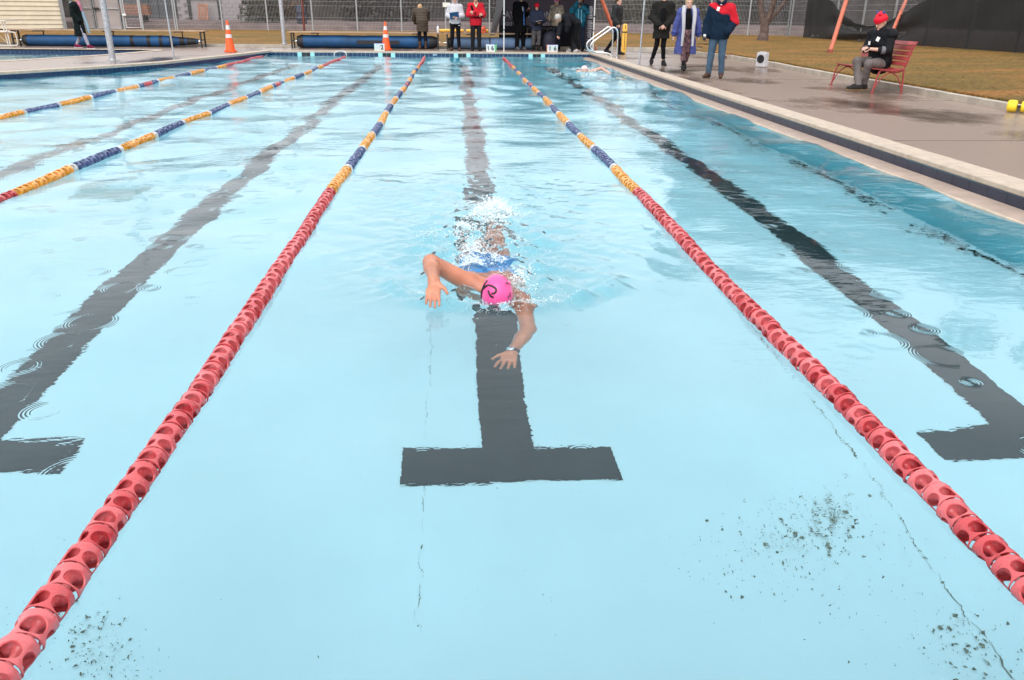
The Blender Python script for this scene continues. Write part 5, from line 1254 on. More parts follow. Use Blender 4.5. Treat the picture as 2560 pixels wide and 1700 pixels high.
    def beanie(s, mat, name='beanie', g=.018, brim=None, tall=.0):
        H, k = s.H, s.k; n = s.Rh @ np.array((0, .22, -1.0))
        o = s.add(name, [EL(H(0, .012, .022), np.array((.078 + g, .098 + g, .110 + g + tall)) * k, s.Rh)], .008, mat, cuts=[(H(0, 0, .028), n / np.linalg.norm(n))], wob=.002)
        b = MB(); b.lathe([(.001, -.026), (.080 + g, -.026), (.085 + g, 0), (.081 + g, .026), (.001, .026)], (0, 0, 0), 22); e = b.build('brim', brim or mat, o, 50); e.matrix_local = Matrix.Translation(H(0, .010, .048)) @ Matrix(s.Rh).to_4x4() @ Matrix.Rotation(R(-10), 4, 'X') @ Matrix.Diagonal((k, 1.2 * k, k, 1)); return o
    def hood(s, mat, name='hood', up=True):
        H, k = s.H, s.k
        if up: return s.add(name, [EL(H(0, .022, .015), np.array((.112, .130, .145)) * k, s.Rh), C(H(0, .05, -.10), s.P['nek'] + np.array((0, .02, -.02)), .10 * k, .11 * k, .04)], .010, mat, subs=[EL(H(0, -.12, -.01), np.array((.078, .13, .115)) * k, s.Rh)], wob=.003)
        N = s.P['nek']; return s.add(name, [C(N + np.array((-.085, -.02, .01)) * k, N + np.array((0, .11, .0)) * k, .045 * k, .065 * k, .03), C(N + np.array((.085, -.02, .01)) * k, N + np.array((0, .11, .0)) * k, .045 * k, .065 * k, .03)], .011, mat, wob=.004)
def stick(per, name, pts, r, mat, n=8): b = MB(); b.tube(pts, r, n); return b.build(name, mat, per.t, 60)

BLK = fab('black_cloth', (0.005, 0.005, 0.0065)); DRK = fab('charcoal_cloth', (0.013, 0.013, 0.015)); JEAN = fab('jeans', (0.035, 0.062, 0.10), .25); NAVY = fab('navy_cloth', (0.014, 0.025, 0.06)); RED = fab('red_cloth', (0.50, 0.015, 0.028), .12)
GREYH = fab('pale_grey_fleece', (0.50, 0.48, 0.50), .1); BOOT = fab('brown_boot', (0.07, 0.038, 0.028), .2, .003, 20, .6); SHOE = fab('black_shoe', (0.012, 0.012, 0.014), .2, .003, 20, .55)
HAIRB = fab('brown_hair', (0.07, 0.035, 0.018), .3, .004, 60); HAIRW = fab('blond_hair', (0.50, 0.36, 0.20), .25, .004, 60); HAIRD = fab('dark_hair', (0.02, 0.012, 0.012), .3, .004, 60); HATR = fab('red_knit', (0.62, 0.012, 0.03), .15, .004, 40)
WSOLE = pm('white_sole', (0.7, 0.68, 0.68), 0.5)
def loc(px, py, z=.142, dz=0.0): p = gp(px, py, .14); return (p.x, p.y, z)

# 1 walker at the left, long dark changing robe
p = gp(208, 121)
A = Person('person in long black robe walking along the left poolside', (p.x, p.y, .142), R(88), 1.60, dict(anA=(-.10, -.26, .085), knA=(-.10, -.16, .48), anB=(.09, .25, .10), knB=(.09, .03, .48), wrA=(-.22, -.14, .92), wrB=(.22, .06, .90), hed=(0, -.05, 1.61)), (0, .12, 0), hands={'A': dict(hide=True), 'B': dict(hide=True)}, toes=(0, 0))
A.trousers(fab('grey_leggings', (0.33, 0.31, 0.38)), .0)
A.shoes(fab('maroon_shoe', (0.16, 0.015, 0.05), .2, .003, 20), sole=WSOLE)
A.jacket(fab('black_robe', (0.005, 0.009, 0.009)), .045, .40, .07, .98, name='robe', wob=.008, extra=[C((-.10 * A.k, -.17, .5), (-.05, -.10, 1.1), .06, .05), C((.10 * A.k, .10, .42), (.05, .03, 1.0), .09, .05)])
stick(A, 'robe_lining', [(-.02, -.185, 1.22), (.0, -.21, .95), (.03, -.24, .70), (.05, -.25, .46)], [.03, .045, .05, .05], fab('pale_blue_lining', (0.30, 0.42, 0.52)))
A.hood(fab('pale_blue_lining', (0, 0, 0)), 'hood', False)
A.hair(HAIRW, .016)
stick(A, 'scarf', bez([(0, -.10, 1.40), (-.03, -.16, 1.28), (-.02, -.19, 1.12)], 4), [.055] * 5 + [.04] * 4, fab('pink_scarf', (0.42, 0.16, 0.22)), 10)
stick(A, 'sleeve_mark', [(.215, -.01, 1.22), (.225, .0, 1.13)], .022, fab('orange_patch', (0.5, 0.12, 0.05)))

# 2 brown puffer coat, back turned, bending over the bench
p = gp(1058, 122.5)
A = Person('person in brown quilted coat bending forward over the bench', (p.x, p.y - .30, .142), R(190), 1.66, dict(pel=(0, .06, .93), che=(0, -.13, 1.20), nek=(0, -.27, 1.31), hed=(0, -.40, 1.38), shA=(-.18, -.20, 1.27), shB=(.18, -.20, 1.27), elA=(-.24, -.36, 1.06), elB=(.24, -.36, 1.06), wrA=(-.17, -.52, .90), wrB=(.16, -.52, .90)), (0, .7, 0), face=False, toes=(-.25, .25))
A.trousers(fab('dark_trousers', (0.008, 0.008, 0.013)), .0); A.shoes(BOOT, .14)
A.jacket(banded('brown_quilt', [(0.060, 0.040, 0.025), (0.052, 0.034, 0.021), (0.028, 0.018, 0.011)], 'Z', .085), .045, .60, .02, .97, name='coat', wob=.007, collar=0)
A.hair(fab('fair_hair', (0.42, 0.26, 0.14), .25), .012, name='hair'); A.hood(fab('brown_hood', (0.06, 0.038, 0.025)), 'hood', False)

# 3 pale grey hooded top, blue folder
p = gp(1139, 127.3)
A = Person('person in pale grey hooded top reading a blue folder', (p.x, p.y, .142), R(-2), 1.70, dict(elA=(-.25, .0, 1.12), elB=(.25, .0, 1.12), wrA=(-.09, -.24, 1.07), wrB=(.10, -.24, 1.08), anA=(-.13, .02, .085), anB=(.13, .02, .085)), (0, .22, 0), hands={'A': dict(n=(0, -.6, -1), curl=.7), 'B': dict(n=(0, -.3, 1), curl=.6)}, toes=(-.15, .15))
A.trousers(BLK, .008); A.shoes(BOOT, .18); A.jacket(GREYH, .03, .86, .0, .95, name='hooded_top'); A.hood(GREYH); A.hair(HAIRD, .006, .14)
M4 = Matrix.Translation((-.02, -.31, 1.10)) @ Matrix.Rotation(R(-25), 4, 'X') @ Matrix.Rotation(R(-8), 4, 'Y')
t = thing('folder', 'dark blue folder held by the person in pale grey hood', 'folder', (A.t.location.x - .02, A.t.location.y - .33, .142 + 1.10)); b = MB(); b.box((0, 0, 0), (.30, .012, .23), M=Matrix.Rotation(R(28), 3, 'X') @ Matrix.Rotation(R(-8), 3, 'Y')); b.build('cover', pm('folder_blue', (0.008, 0.055, 0.16), 0.4), t)
b = MB(); b.box((0, .012, .008), (.28, .008, .225), M=Matrix.Rotation(R(28), 3, 'X') @ Matrix.Rotation(R(-8), 3, 'Y')); b.build('paper', M_WHITE, t)
stick(A, 'hood_cord', [(-.02, -.145, 1.38), (-.015, -.155, 1.22)], .006, M_WHITE, 6)
b = MB(); b.box((.135, -.12, .80), (.03, .012, .022)); b.build('trouser_mark', M_WHITE, A.t)

# 4 red jacket, arms folded
p = gp(1190, 127.5)
A = Person('person in bright red jacket with arms folded', (p.x, p.y, .142), R(4), 1.74, dict(elA=(-.25, -.08, 1.13), elB=(.25, -.08, 1.13), wrA=(.06, -.22, 1.14), wrB=(-.07, -.24, 1.20), anA=(-.11, .02, .085), anB=(.12, .02, .085)), (.15, .1, 0), hands={'A': dict(n=(0, -1, .2), curl=.5), 'B': dict(n=(0, -1, .2), curl=.5, d=(-1, .1, .15))}, toes=(-.2, .2), skin=SKIN_T)
A.trousers(DRK, .014); A.shoes(SHOE); A.jacket(RED, .038, .80, .01, .93)
stick(A, 'shoulder_panel', bez([(-.15, -.10, 1.40), (-.12, -.15, 1.30), (-.10, -.165, 1.24)], 4), .035, BLK); stick(A, 'cuff', [(-.05, -.25, 1.19), (-.02, -.255, 1.18)], .058, BLK, 12)
stick(A, 'chest_band', bez([(-.22, -.12, 1.10), (-.05, -.20, 1.07), (.10, -.20, 1.075), (.24, -.11, 1.09)], 4), .03, BLK)
stick(A, 'collar_lining', bez([(-.06, -.08, 1.50), (-.02, -.13, 1.41), (0, -.15, 1.36)], 4), .022, fab('cream_fleece', (0.5, 0.42, 0.28))); stick(A, 'collar_lining', bez([(.06, -.08, 1.50), (.02, -.13, 1.41), (0, -.15, 1.36)], 4), .022, fab('cream_fleece', (0, 0, 0)))
A.hair(HAIRB, .014)

# 5 tall figure in long black coat under the tent
p = gp(1299, 124.6)
A = Person('tall person in long black coat holding a phone under the tent', (p.x, p.y - .2, .142), R(24), 1.80, dict(shA=(-.155, 0, 1.395), shB=(.155, 0, 1.395), elA=(-.19, .03, 1.12), wrA=(-.19, -.02, .9), elB=(.21, -.02, 1.13), wrB=(.14, -.28, 1.22), anA=(-.12, .02, .085), anB=(.13, .02, .085)), (0, .25, 0), hands={'B': dict(n=(.2, -.5, -1), curl=.9), 'A': dict(hide=True)}, build=.9)
A.trousers(BLK, .02); A.shoes(fab('grey_shoe', (0.12, 0.12, 0.14))); A.jacket(BLK, .05, .55, .03, .95, name='coat', wob=.007); A.hair(HAIRD, .012); A.hood(NAVY, 'collar', False)
stick(A, 'lining', bez([(.05, -.13, 1.38), (.04, -.17, 1.15), (.05, -.18, .80)], 4), [.022] * 5 + [.03] * 4, fab('blue_lining', (0.05, 0.12, 0.30)))
stick(A, 'shirt', [(.0, -.135, 1.40), (.01, -.16, 1.26)], .02, GREYH)
t = thing('phone', 'dark phone in the hand of the tall person under the tent', 'phone', (A.t.location.x + .24, A.t.location.y - .30, 1.42)); b = MB(); b.box((0, 0, 0), (.075, .012, .15), M=Matrix.Rotation(R(50), 3, 'X')); b.build('case', pm('phone_maroon', (0.06, 0.012, 0.02), 0.3), t); b = MB(); b.box((0, .004, .006), (.068, .006, .135), M=Matrix.Rotation(R(50), 3, 'X')); b.build('screen', M_BLACK, t)

# 6 short figure in red knitted hat with clipboard
p = gp(1340, 127)
A = Person('short person in red knitted hat writing on a clipboard', (p.x, p.y, .142), R(-3), 1.50, dict(elA=(-.24, .02, 1.10), elB=(.24, .0, 1.10), wrA=(-.02, -.26, 1.06), wrB=(.15, -.27, 1.08), anA=(-.12, .02, .085), anB=(.10, .02, .085)), (0, .25, 0), hands={'A': dict(n=(0, -.3, 1), curl=.6, d=(.8, -.4, 0)), 'B': dict(n=(.2, -.3, 1), curl=.8, d=(-.6, -.6, 0))}, toes=(-.2, .2))
A.trousers(fab('grey_trousers', (0.085, 0.08, 0.085)), .02, end=.2); A.shoes(SHOE, .14); A.jacket(fab('slate_hooded_top', (0.030, 0.036, 0.062)), .04, .76, .02, .95, name='hooded_top'); A.hood(fab('slate_hooded_top', (0, 0, 0)), 'hood', False); A.hair(HAIRD, .004, .10); A.beanie(HATR, 'knitted_hat', .022)
t = thing('clipboard', 'black clipboard held by the short person in red hat', 'clipboard', (A.t.location.x + .05, A.t.location.y - .26, .142 + .88)); Mq = Matrix.Rotation(R(62), 3, 'X') @ Matrix.Rotation(R(8), 3, 'Z'); b = MB(); b.box((0, 0, 0), (.26, .01, .30), M=Mq); b.build('board', M_BLACK, t); b = MB(); b.box((0, .0, .012), (.22, .008, .27), M=Mq); b.build('paper', M_WHITE, t)

# 7 striped pink hat, beige camouflage jacket, looking left
p = gp(1392, 124.5)
A = Person('person in striped pink knitted hat and beige jacket facing left', (p.x - .05, p.y - .1, .142), R(-38), 1.70, dict(elA=(-.26, .02, 1.15), wrA=(-.19, -.20, 1.04), anA=(-.12, .02, .085)), (-.5, .1, 0), hands={'A': dict(curl=.8)})
CAMO = bpy.data.materials.new('camo_beige'); CAMO.use_nodes = True; _t = CAMO.node_tree; _n = _t.nodes.new('ShaderNodeTexVoronoi'); _n.inputs['Scale'].default_value = 14; _r = _t.nodes.new('ShaderNodeValToRGB'); _r.color_ramp.interpolation = 'CONSTANT'; _r.color_ramp.elements[0].color = (0.42, 0.32, 0.22, 1); _r.color_ramp.elements[1].position = .62; _r.color_ramp.elements[1].color = (0.24, 0.19, 0.15, 1); _e = _r.color_ramp.elements.new(.35); _e.color = (0.50, 0.42, 0.32, 1)
_sp = _t.nodes.new('ShaderNodeSeparateColor'); _t.links.new(_n.outputs['Color'], _sp.inputs[0]); _t.links.new(_sp.outputs[0], _r.inputs[0]); _t.links.new(_r.outputs[0], _t.nodes['Principled BSDF'].inputs['Base Color']); _t.nodes['Principled BSDF'].inputs['Roughness'].default_value = .85
A.trousers(fab('dark_jeans', (0.022, 0.035, 0.06)), .008); A.shoes(SHOE); A.jacket(CAMO, .04, .80, .01, .96); A.hood(BLK, 'hood', False); A.hair(HAIRB, .006); A.beanie(banded('pink_stripes', [(0.85, 0.06, 0.26), (0.78, 0.62, 0.68), (0.45, 0.30, 0.55), (0.80, 0.20, 0.40)], 'Z', .09), 'knitted_hat', .020, pm('hat_pink', (0.80, 0.10, 0.28), 0.85))

# 8 bending man reaching to the number card
p = gp(1421, 131)
A = Person('grey haired man in dark clothes bending to a number card', (p.x + .12, p.y + .32, .142), R(-78), 1.76, dict(pel=(0, .16, .90), che=(0, -.15, 1.06), nek=(0, -.33, 1.06), hed=(0, -.47, 1.04), shA=(-.17, -.24, 1.05), shB=(.17, -.24, 1.08), elA=(-.10, -.36, .78), wrA=(.02, -.46, .52), elB=(.22, -.18, .84), wrB=(.14, -.22, .66), hiA=(-.09, .15, .87), hiB=(.09, .15, .87), knA=(-.11, .06, .47), knB=(.11, .10, .48), anA=(-.14, .10, .085), anB=(.14, .22, .085)), (0, 1.15, 0), hands={'A': dict(n=(-1, -.4, 0), curl=.7), 'B': dict(hide=True)}, face=False, toes=(-.3, .3))
A.trousers(BLK, .03); A.shoes(fab('white_trainer', (0.45, 0.40, 0.38), .5, .003, 20), sole=WSOLE); A.jacket(fab('dark_slate_jacket', (0.014, 0.015, 0.019)), .04, 0, 0, .9, collar=.03)
A.hair(fab('grey_hair', (0.50, 0.46, 0.42), .2, .004, 60), .014)
stick(A, 'pocket_trim', [(-.20, .02, .86), (-.205, -.01, .80)], .014, GREYH)

# 9 photographer in red hat
p = gp(1449, 127.5)
A = Person('person in red hat and teal jacket raising a camera', (p.x, p.y + .1, .142), R(-14), 1.74, dict(shA=(-.18, -.02, 1.40), shB=(.18, -.02, 1.40), elA=(-.30, -.10, 1.28), elB=(.30, -.10, 1.24), wrA=(-.085, -.20, 1.53), wrB=(.06, -.22, 1.42), anA=(-.12, .02, .085), anB=(.12, .02, .085)), (0, .12, 0), hands={'A': dict(n=(-.6, -.6, .3), curl=1.0, d=(.4, -.1, .7)), 'B': dict(n=(.4, -.8, -.2), curl=1.0, d=(-.7, -.1, .3))})
A.trousers(fab('dark_jeans', (0, 0, 0)), .01); A.shoes(SHOE); A.jacket(fab('teal_black_jacket', (0.012, 0.035, 0.055), .4, hue=(0.02, 0.16, 0.24)), .04, .78, .01, .93)
for x in (-.06, .05): stick(A, 'jacket_stripe', bez([(x, -.165, 1.33), (x * .9, -.175, 1.15), (x * 1.1, -.165, .90)], 4), .016, fab('sky_blue_stripe', (0.22, 0.50, 0.62)))
stick(A, 'sleeve_stripe', [(-.235, -.12, 1.35), (-.275, -.16, 1.28)], .02, fab('sky_blue_stripe', (0, 0, 0))); stick(A, 'sleeve_stripe', [(.25, -.12, 1.30), (.30, -.15, 1.25)], .025, GREYH)
A.hair(HAIRB, .004, .08); A.beanie(HATR, 'knitted_hat', .018)
t = thing('camera', 'black camera held up by the person in red hat', 'camera', (A.t.location.x - .03, A.t.location.y - .25, .142 + 1.49), R(-14)); b = MB(); b.box((0, 0, 0), (.13, .06, .085)); b.box((0, .0, .055), (.05, .05, .03)); b.build('camera_body', M_BLACK, t); b = MB(); b.lathe([(.036, 0), (.036, .06), (.030, .07), (.026, .066), (0, .06)], (0, -.03, -.005), 16, Matrix.Rotation(R(90), 3, 'X')); b.build('lens', M_BLACK, t, 40)

# 10 pool attendant with the yellow rescue tube
p = gp(1540, 137)
A = Person('young person in black puffer jacket carrying a yellow tube', (p.x - .02, p.y, .142), R(58), 1.68, dict(anA=(-.10, -.16, .09), knA=(-.10, -.14, .48), anB=(.09, .38, .12), knB=(.09, .10, .49), elA=(-.22, .05, 1.14), wrA=(-.22, -.10, .95)), (-.35, .1, 0), hands={'A': dict(n=(-1, -.3, .2), curl=1.1), 'B': dict(curl=.8)})
A.trousers(BLK, .006, end=.1); A.shoes(SHOE); A.jacket(banded('black_quilt', [(0.009, 0.009, 0.011), (0.007, 0.007, 0.008), (0.003, 0.003, 0.004)], 'Z', .08), .04, .92, .0, .96, wob=.006); A.hood(BLK, 'hood', False); A.hair(HAIRB, .012)
stick(A, 'shorts_hem', [(-.10, -.02, .80), (-.10, -.06, .70)], [.115, .105], NAVY, 14); stick(A, 'shorts_hem', [(.09, .02, .80), (.09, .06, .70)], [.115, .105], NAVY, 14)
p = gp(1555, 133); t = thing('rescue_tube', 'upright yellow rescue tube held beside the young attendant', 'rescue tube', (p.x, p.y - 0.25, .142 + .455), R(5), 'rescue tubes'); rescue_tube(t, .90, .082, .5, Matrix.Identity(3), .62)

# 11 black coat, hands clasped
p = (gp(1634, 161.5) + gp(1662, 166)) / 2
A = Person('person in long dark coat with hands clasped in front', (p.x, p.y, .142), R(-10), 1.75, dict(elA=(-.25, .0, 1.14), elB=(.25, .0, 1.14), wrA=(-.085, -.22, .97), wrB=(.085, -.22, .97), hiA=(-.085, 0, .90), knA=(-.10, -.02, .50), anA=(-.20, .0, .10), knB=(.06, -.04, .48), anB=(.10, -.02, .085)), (.05, .05, 0), hands={'A': dict(n=(0, -1, .3), curl=.5, d=(.75, -.2, -.5)), 'B': dict(n=(0, -1, .3), curl=.5, d=(-.75, -.25, -.5))}, toes=(-.1, .25))
A.trousers(BLK, .0, 'leggings', .15); A.shoes(SHOE, sole=M_BLACK)
A.jacket(fab('charcoal_coat', (0.015, 0.014, 0.013)), .05, .66, .03, .95, name='coat', wob=.007, subs=()) if False else A.jacket(fab('charcoal_coat', (0.015, 0.014, 0.013)), .045, .64, .02, .95, name='coat', wob=.007)
stick(A, 'coat_front', bez([(0, -.18, 1.35), (.0, -.195, 1.15), (-.01, -.19, .92)], 4), [.06] * 5 + [.05] * 4, BLK, 10); A.hood(BLK, 'collar', False); A.hair(HAIRD, .012)

# 12 blue robe with pale grey lining
p = gp(1708, 176)
A = Person('fair haired person walking in a long blue changing robe', (p.x, p.y, .142), R(-4), 1.57, dict(elA=(-.27, .0, 1.12), wrA=(-.32, -.03, .86), elB=(.27, .0, 1.12), wrB=(.31, -.03, .86), knA=(-.06, -.06, .49), anA=(-.04, -.14, .085), knB=(.08, .0, .49), anB=(.06, .20, .11)), (0, .05, 0), hands={'A': dict(curl=.5), 'B': dict(curl=.5)}, skin=SKIN, hgrid=.006)
FLOR = pm('floral_dark', (0.015, 0.013, 0.018), 0.8, 0.3, 18, hue=(0.20, 0.10, 0.11)); A.trousers(FLOR, .01, 'leggings', .2); A.shoes(SHOE, .12)
A.add('top', A.torso(.0, .9) + A.collar(.0, .02), .012, BLK)
ROBE = fab('blue_robe', (0.062, 0.075, 0.225), .15, .008, 6)
k_ = A.k
pr = A.torso(.05, .4) + A.skirt(.06, .30 * k_, .10) + A.sleeves(.035, .93)
A.add('robe', pr, .012, ROBE, shell=.045, wob=.008, cuts=[((0, 0, .40 * k_), (0, 0, -1))], subs=[FL((0, -.17, 1.46 * k_), (0, -.17, .30), .085, .10, 1.6, (1, 0, 0)), C((0, -.03, 1.40), (0, -.03, 1.62), .085, .10), C((0, -.04, 1.1), (0, -.04, .2), .105, .13)])
LIN = fab('pale_grey_lining', (0.42, 0.41, 0.44), .12, .006, 14)
for sx in (-1, 1):
    pts = bez([tuple(np.array(q) * k_) for q in ((.115 * sx, -.02, 1.53), (.14 * sx, -.12, 1.40), (.135 * sx, -.185, 1.22), (.125 * sx, -.205, 1.0), (.130 * sx, -.215, .80), (.135 * sx, -.215, .60))], 5)
    o = stick(A, 'lining', pts, [(.058 - .030 * i / len(pts)) * k_ for i in range(len(pts))], LIN, 10)
A.add('hood', [C((-.12 * k_, -.03, 1.50 * k_), (0, .10, 1.52 * k_), .055, .07, .03), C((.12 * k_, -.03, 1.50 * k_), (0, .10, 1.52 * k_), .055, .07, .03)], .012, LIN, wob=.004)
A.hair(HAIRW, .014)
for sx in (-1, 1): stick(A, 'cuff', [(.315 * sx * k_, -.025, .91 * k_), (.322 * sx * k_, -.03, .88 * k_)], .075, fab('robe_cuff', (0.02, 0.03, 0.14)), 14)

# 13 navy and red jacket, jeans
p = (gp(1771, 193) + gp(1801, 197)) / 2
A = Person('man in navy and red jacket and jeans watching the pool', (p.x, p.y, .142), R(-22), 1.65, dict(elA=(-.27, .03, 1.12), wrA=(-.27, -.08, .88), elB=(.28, .05, 1.14), wrB=(.19, -.13, .95), anA=(-.14, -.02, .085), anB=(.13, .03, .085), knA=(-.12, -.02, .49), knB=(.11, 0, .49)), (-.1, .08, 0), build=1.08, hands={'A': dict(curl=.9), 'B': dict(hide=True)}, toes=(-.45, .05), skin=SKIN_T)
A.trousers(fab('blue_jeans', (0.055, 0.095, 0.145), .25), .014); A.shoes(BOOT, .04); A.jacket(fab('deep_navy', (0.006, 0.016, 0.034)), .045, .80, .02, .95, wob=.007)
P_ = A.P; rr = [FL(P_['che'] + np.array((0, 0, .06)), P_['che'] * .3 + P_['nek'] * .7, .222 * 1.0, .16, .70, A.lat, .05), C(P_['shA'], P_['shB'], .122, k=.04), C(P_['shB'], P_['elB'], .116, .112, .03), C(P_['shA'], P_['shA'] * .35 + P_['elA'] * .65, .116, .110, .03)]
A.add('shoulder_yoke', rr, .012, RED, wob=.004, cuts=[((0, 0, 1.245), (-.62, 0, -1))])
stick(A, 'collar', bez([(-.075, -.03, 1.47), (-.05, -.10, 1.45), (0, -.12, 1.43), (.05, -.10, 1.45), (.075, -.03, 1.48)], 3), .035, fab('deep_navy', (0, 0, 0)))
b = MB(); b.box((-.045, -.185, 1.33), (.055, .012, .075), M=Matrix.Rotation(R(14), 3, 'Y')); b.build('name_tag', M_WHITE, A.t)
b = MB(); b.lathe([(.058, -.012), (.06, 0), (.058, .012)], tuple(P_['wrB'] + np.array((.035, .03, .05))), 14, Matrix.Rotation(R(35), 3, 'Y')); b.build('wrist_band', M_WHITE, A.t, 40)
stick(A, 'shirt', [(0, -.115, 1.46), (0, -.135, 1.40)], .022, M_WHITE); A.hair(fab('grey_hair', (0, 0, 0)), .010)
t = thing('stopwatch', 'dark stopwatch with white top in the hand of the jeans man', 'stopwatch', (A.t.location.x - .31, A.t.location.y - .06, .142 + .76)); b = MB(); b.lathe([(.03, -.02), (.036, 0), (.03, .02)], (0, 0, 0), 14, Matrix.Rotation(R(90), 3, 'X')); b.build('case', M_BLACK, t, 40); b = MB(); b.lathe([(.012, 0), (.03, .02), (.03, .045), (.012, .055)], (0, 0, .035), 12); b.build('crown', M_WHITE, t, 40)

# 14 seated man in red tufted hat on the red bench
A = Person('seated man in red tufted hat looking at his phone', (7.44, 14.38, .142), R(-68), 1.74,
           dict(pel=(0, .02, .47), che=(0, -.02, .80), nek=(0, -.06, .99), hed=(0, -.12, 1.13), shA=(-.19, -.03, .93), shB=(.19, -.03, .93), elA=(-.25, -.10, .68), elB=(.25, -.12, .68), wrA=(-.05, -.32, .70), wrB=(.06, -.34, .70),
                hiA=(-.09, 0, .46), knA=(-.10, -.42, .49), anA=(.03, -.44, .10), hiB=(.09, 0, .46), knB=(.12, -.38, .46), anB=(.0, -.28, .10)), (0, .42, 0), build=1.08, hands={'A': dict(n=(-.3, -.6, .6), curl=.8, d=(.5, -.7, .1)), 'B': dict(n=(.3, -.5, .7), curl=.8, d=(-.5, -.7, .1))}, toes=(-.6, -.5), hgrid=.006)
A.trousers(fab('grey_cargo', (0.14, 0.12, 0.115), .2, .008, 8), .014, end=.10); A.shoes(fab('dark_trainer', (0.03, 0.026, 0.026), .3), sole=fab('gum_sole', (0.25, 0.14, 0.05)))
GIL = fab('black_gilet', (0.006, 0.0065, 0.009), .3, .008, 7, .6)
P_ = A.P; A.add('shirt', A.sleeves(.018, .42), .012, DRK); A.add('gilet', A.torso(.045, 0) + [FL(P_['pel'] - np.array((0, 0, .06)), P_['pel'], .20, .21, .72, A.lat, .04)] + A.collar(.012, .06), .012, GIL, wob=.006)
for q in 'AB': e = P_['el' + q]; wv = P_['wr' + q]; stick(A, 'rolled_sleeve', [tuple(e + (wv - e) * .12), tuple(e + (wv - e) * .36)], .066, fab('grey_cuff', (0.15, 0.15, 0.17)), 14)
b = MB(); b.box((.075, -.205, .86), (.055, .010, .07), M=Matrix.Rotation(R(20), 3, 'Z') @ Matrix.Rotation(R(20), 3, 'Y')); b.box((-.10, -.20, .79), (.05, .010, .06), M=Matrix.Rotation(R(-20), 3, 'Z')); b.build('chest_badge', M_WHITE, A.t)
o = A.beanie(banded('tufted_red', [(0.66, 0.010, 0.02), (0.62, 0.012, 0.03), (0.60, 0.015, 0.05)], 'Z', .11), 'tufted_hat', .022, HATR, .02)
for x, y, m in ((-.05, 0, 0), (.055, .02, 0), (.0, -.03, 1), (-.03, .05, 1), (.04, -.05, 1)):
    b = MB(); b.lathe([(.012, -.012), (.026, 0), (.026, .014), (.012, .028)], tuple(A.H(x, y + .01, .155 - .3 * abs(y))), 10); b.build('tuft', (pm('tuft_blue', (0.04, 0.07, 0.28), 0.9), HATR)[m], o, 50)
pp = A.t.matrix_basis @ Vector((0, 0, 0)); t = thing('phone', 'dark phone in the hands of the seated man', 'phone', (7.44 - .365, 14.38 - .145, .142 + .70), R(-68)); b = MB(); b.box((0, 0, 0), (.15, .075, .012), M=Matrix.Rotation(R(25), 3, 'X')); b.build('case', M_BLACK, t); b = MB(); b.box((0, .001, .008), (.135, .066, .004), M=Matrix.Rotation(R(25), 3, 'X')); b.build('screen', pm('phone_screen', (0.02, 0.02, 0.025), 0.1), t)

# ================================================================== SWIMMER
def stroke_on(c, rads, Rm, pts, off=.001):
    """points of an ellipsoid's surface met by sight lines, for marks printed on the cap"""
    out = []; o = np.array((0, 0, CAM_H))
    for px, py in pts:
        d = np.array(ray(px, py)); a = (Rm.T @ (o - c)) / rads; b = (Rm.T @ d) / rads
        A_, B_, C_ = b @ b, 2 * a @ b, a @ a - 1; D = B_ * B_ - 4 * A_ * C_
        if D < 0: continue
        t_ = (-B_ - math.sqrt(D)) / (2 * A_); p_ = o + d * t_; n_ = Rm @ ((Rm.T @ (p_ - c)) / rads ** 2); n_ /= np.linalg.norm(n_); out.append(tuple(p_ + n_ * off))
    return out
hc = np.array((.188, 3.935, -.004))
t = thing('person', 'swimmer in pink cap swimming freestyle down the middle lane', 'person', (hc[0], 4.3, 0)); T0 = np.array((hc[0], 4.3, 0))
v = lambda *a: np.array(a, float) - T0
Rh = rotm(R(4), R(62), R(-6))
shA, elA, wrA = v(.055, 4.12, .005), v(-.158, 4.06, .148), v(-.137, 3.815, .128)
shB, elB, wrB = v(.315, 4.02, -.085), v(.330, 3.66, -.215), v(.236, 3.425, -.245)
che, pel, nek = v(.185, 4.32, -.125), v(.160, 4.72, -.160), v(.195, 4.10, -.04)
hA, hB, kA, kB, aA, aB = v(.075, 4.76, -.165), v(.245, 4.76, -.17), v(.10, 5.16, -.17), v(.255, 5.18, -.20), v(.12, 5.55, -.26), v(.235, 5.56, -.10)
hcl = hc - T0
body = [FL(pel, che, .150, .165, .62, (1, 0, .05), .06), FL(che, nek + v(0, 0, 0) * 0, .165, .085, .62, (1, 0, .05), .06), C(shA, shB, .060, k=.06), C(nek, hcl, .058, .055, .03),
        C(shA, elA, .053, .042, .035), C(elA, elA + (wrA - elA) * .35, .041, .040, .02), C(elA + (wrA - elA) * .35, wrA, .040, .027, .02),
        C(shB, elB, .050, .041, .03), C(elB, elB + (wrB - elB) * .35, .041, .040, .02), C(elB + (wrB - elB) * .35, wrB, .040, .027, .02),
        C(hA, kA, .085, .055, .05), C(hB, kB, .085, .055, .05), C(kA, aA, .054, .034, .03), C(kB, aB, .054, .034, .03), C(aA, aA + np.array((0, .17, -.05)), .034, .02, .02), C(aB, aB + np.array((0, .17, .02)), .034, .02, .02)]
Hl = lambda x, y, z: hcl + Rh @ np.array((x, y, z))
hd = [EL(Hl(0, .012, .015), np.array((.076, .096, .108)), Rh), EL(Hl(0, -.022, -.060), np.array((.056, .064, .060)), Rh), C(Hl(0, -.086, .012), Hl(0, -.106, -.022), .008, .0135, .012), EL(Hl(.078, .012, -.008), (.010, .022, .033), Rh, .006), EL(Hl(-.078, .012, -.008), (.010, .022, .033), Rh, .006)]
tipA = v(-.146, 3.69, .035)
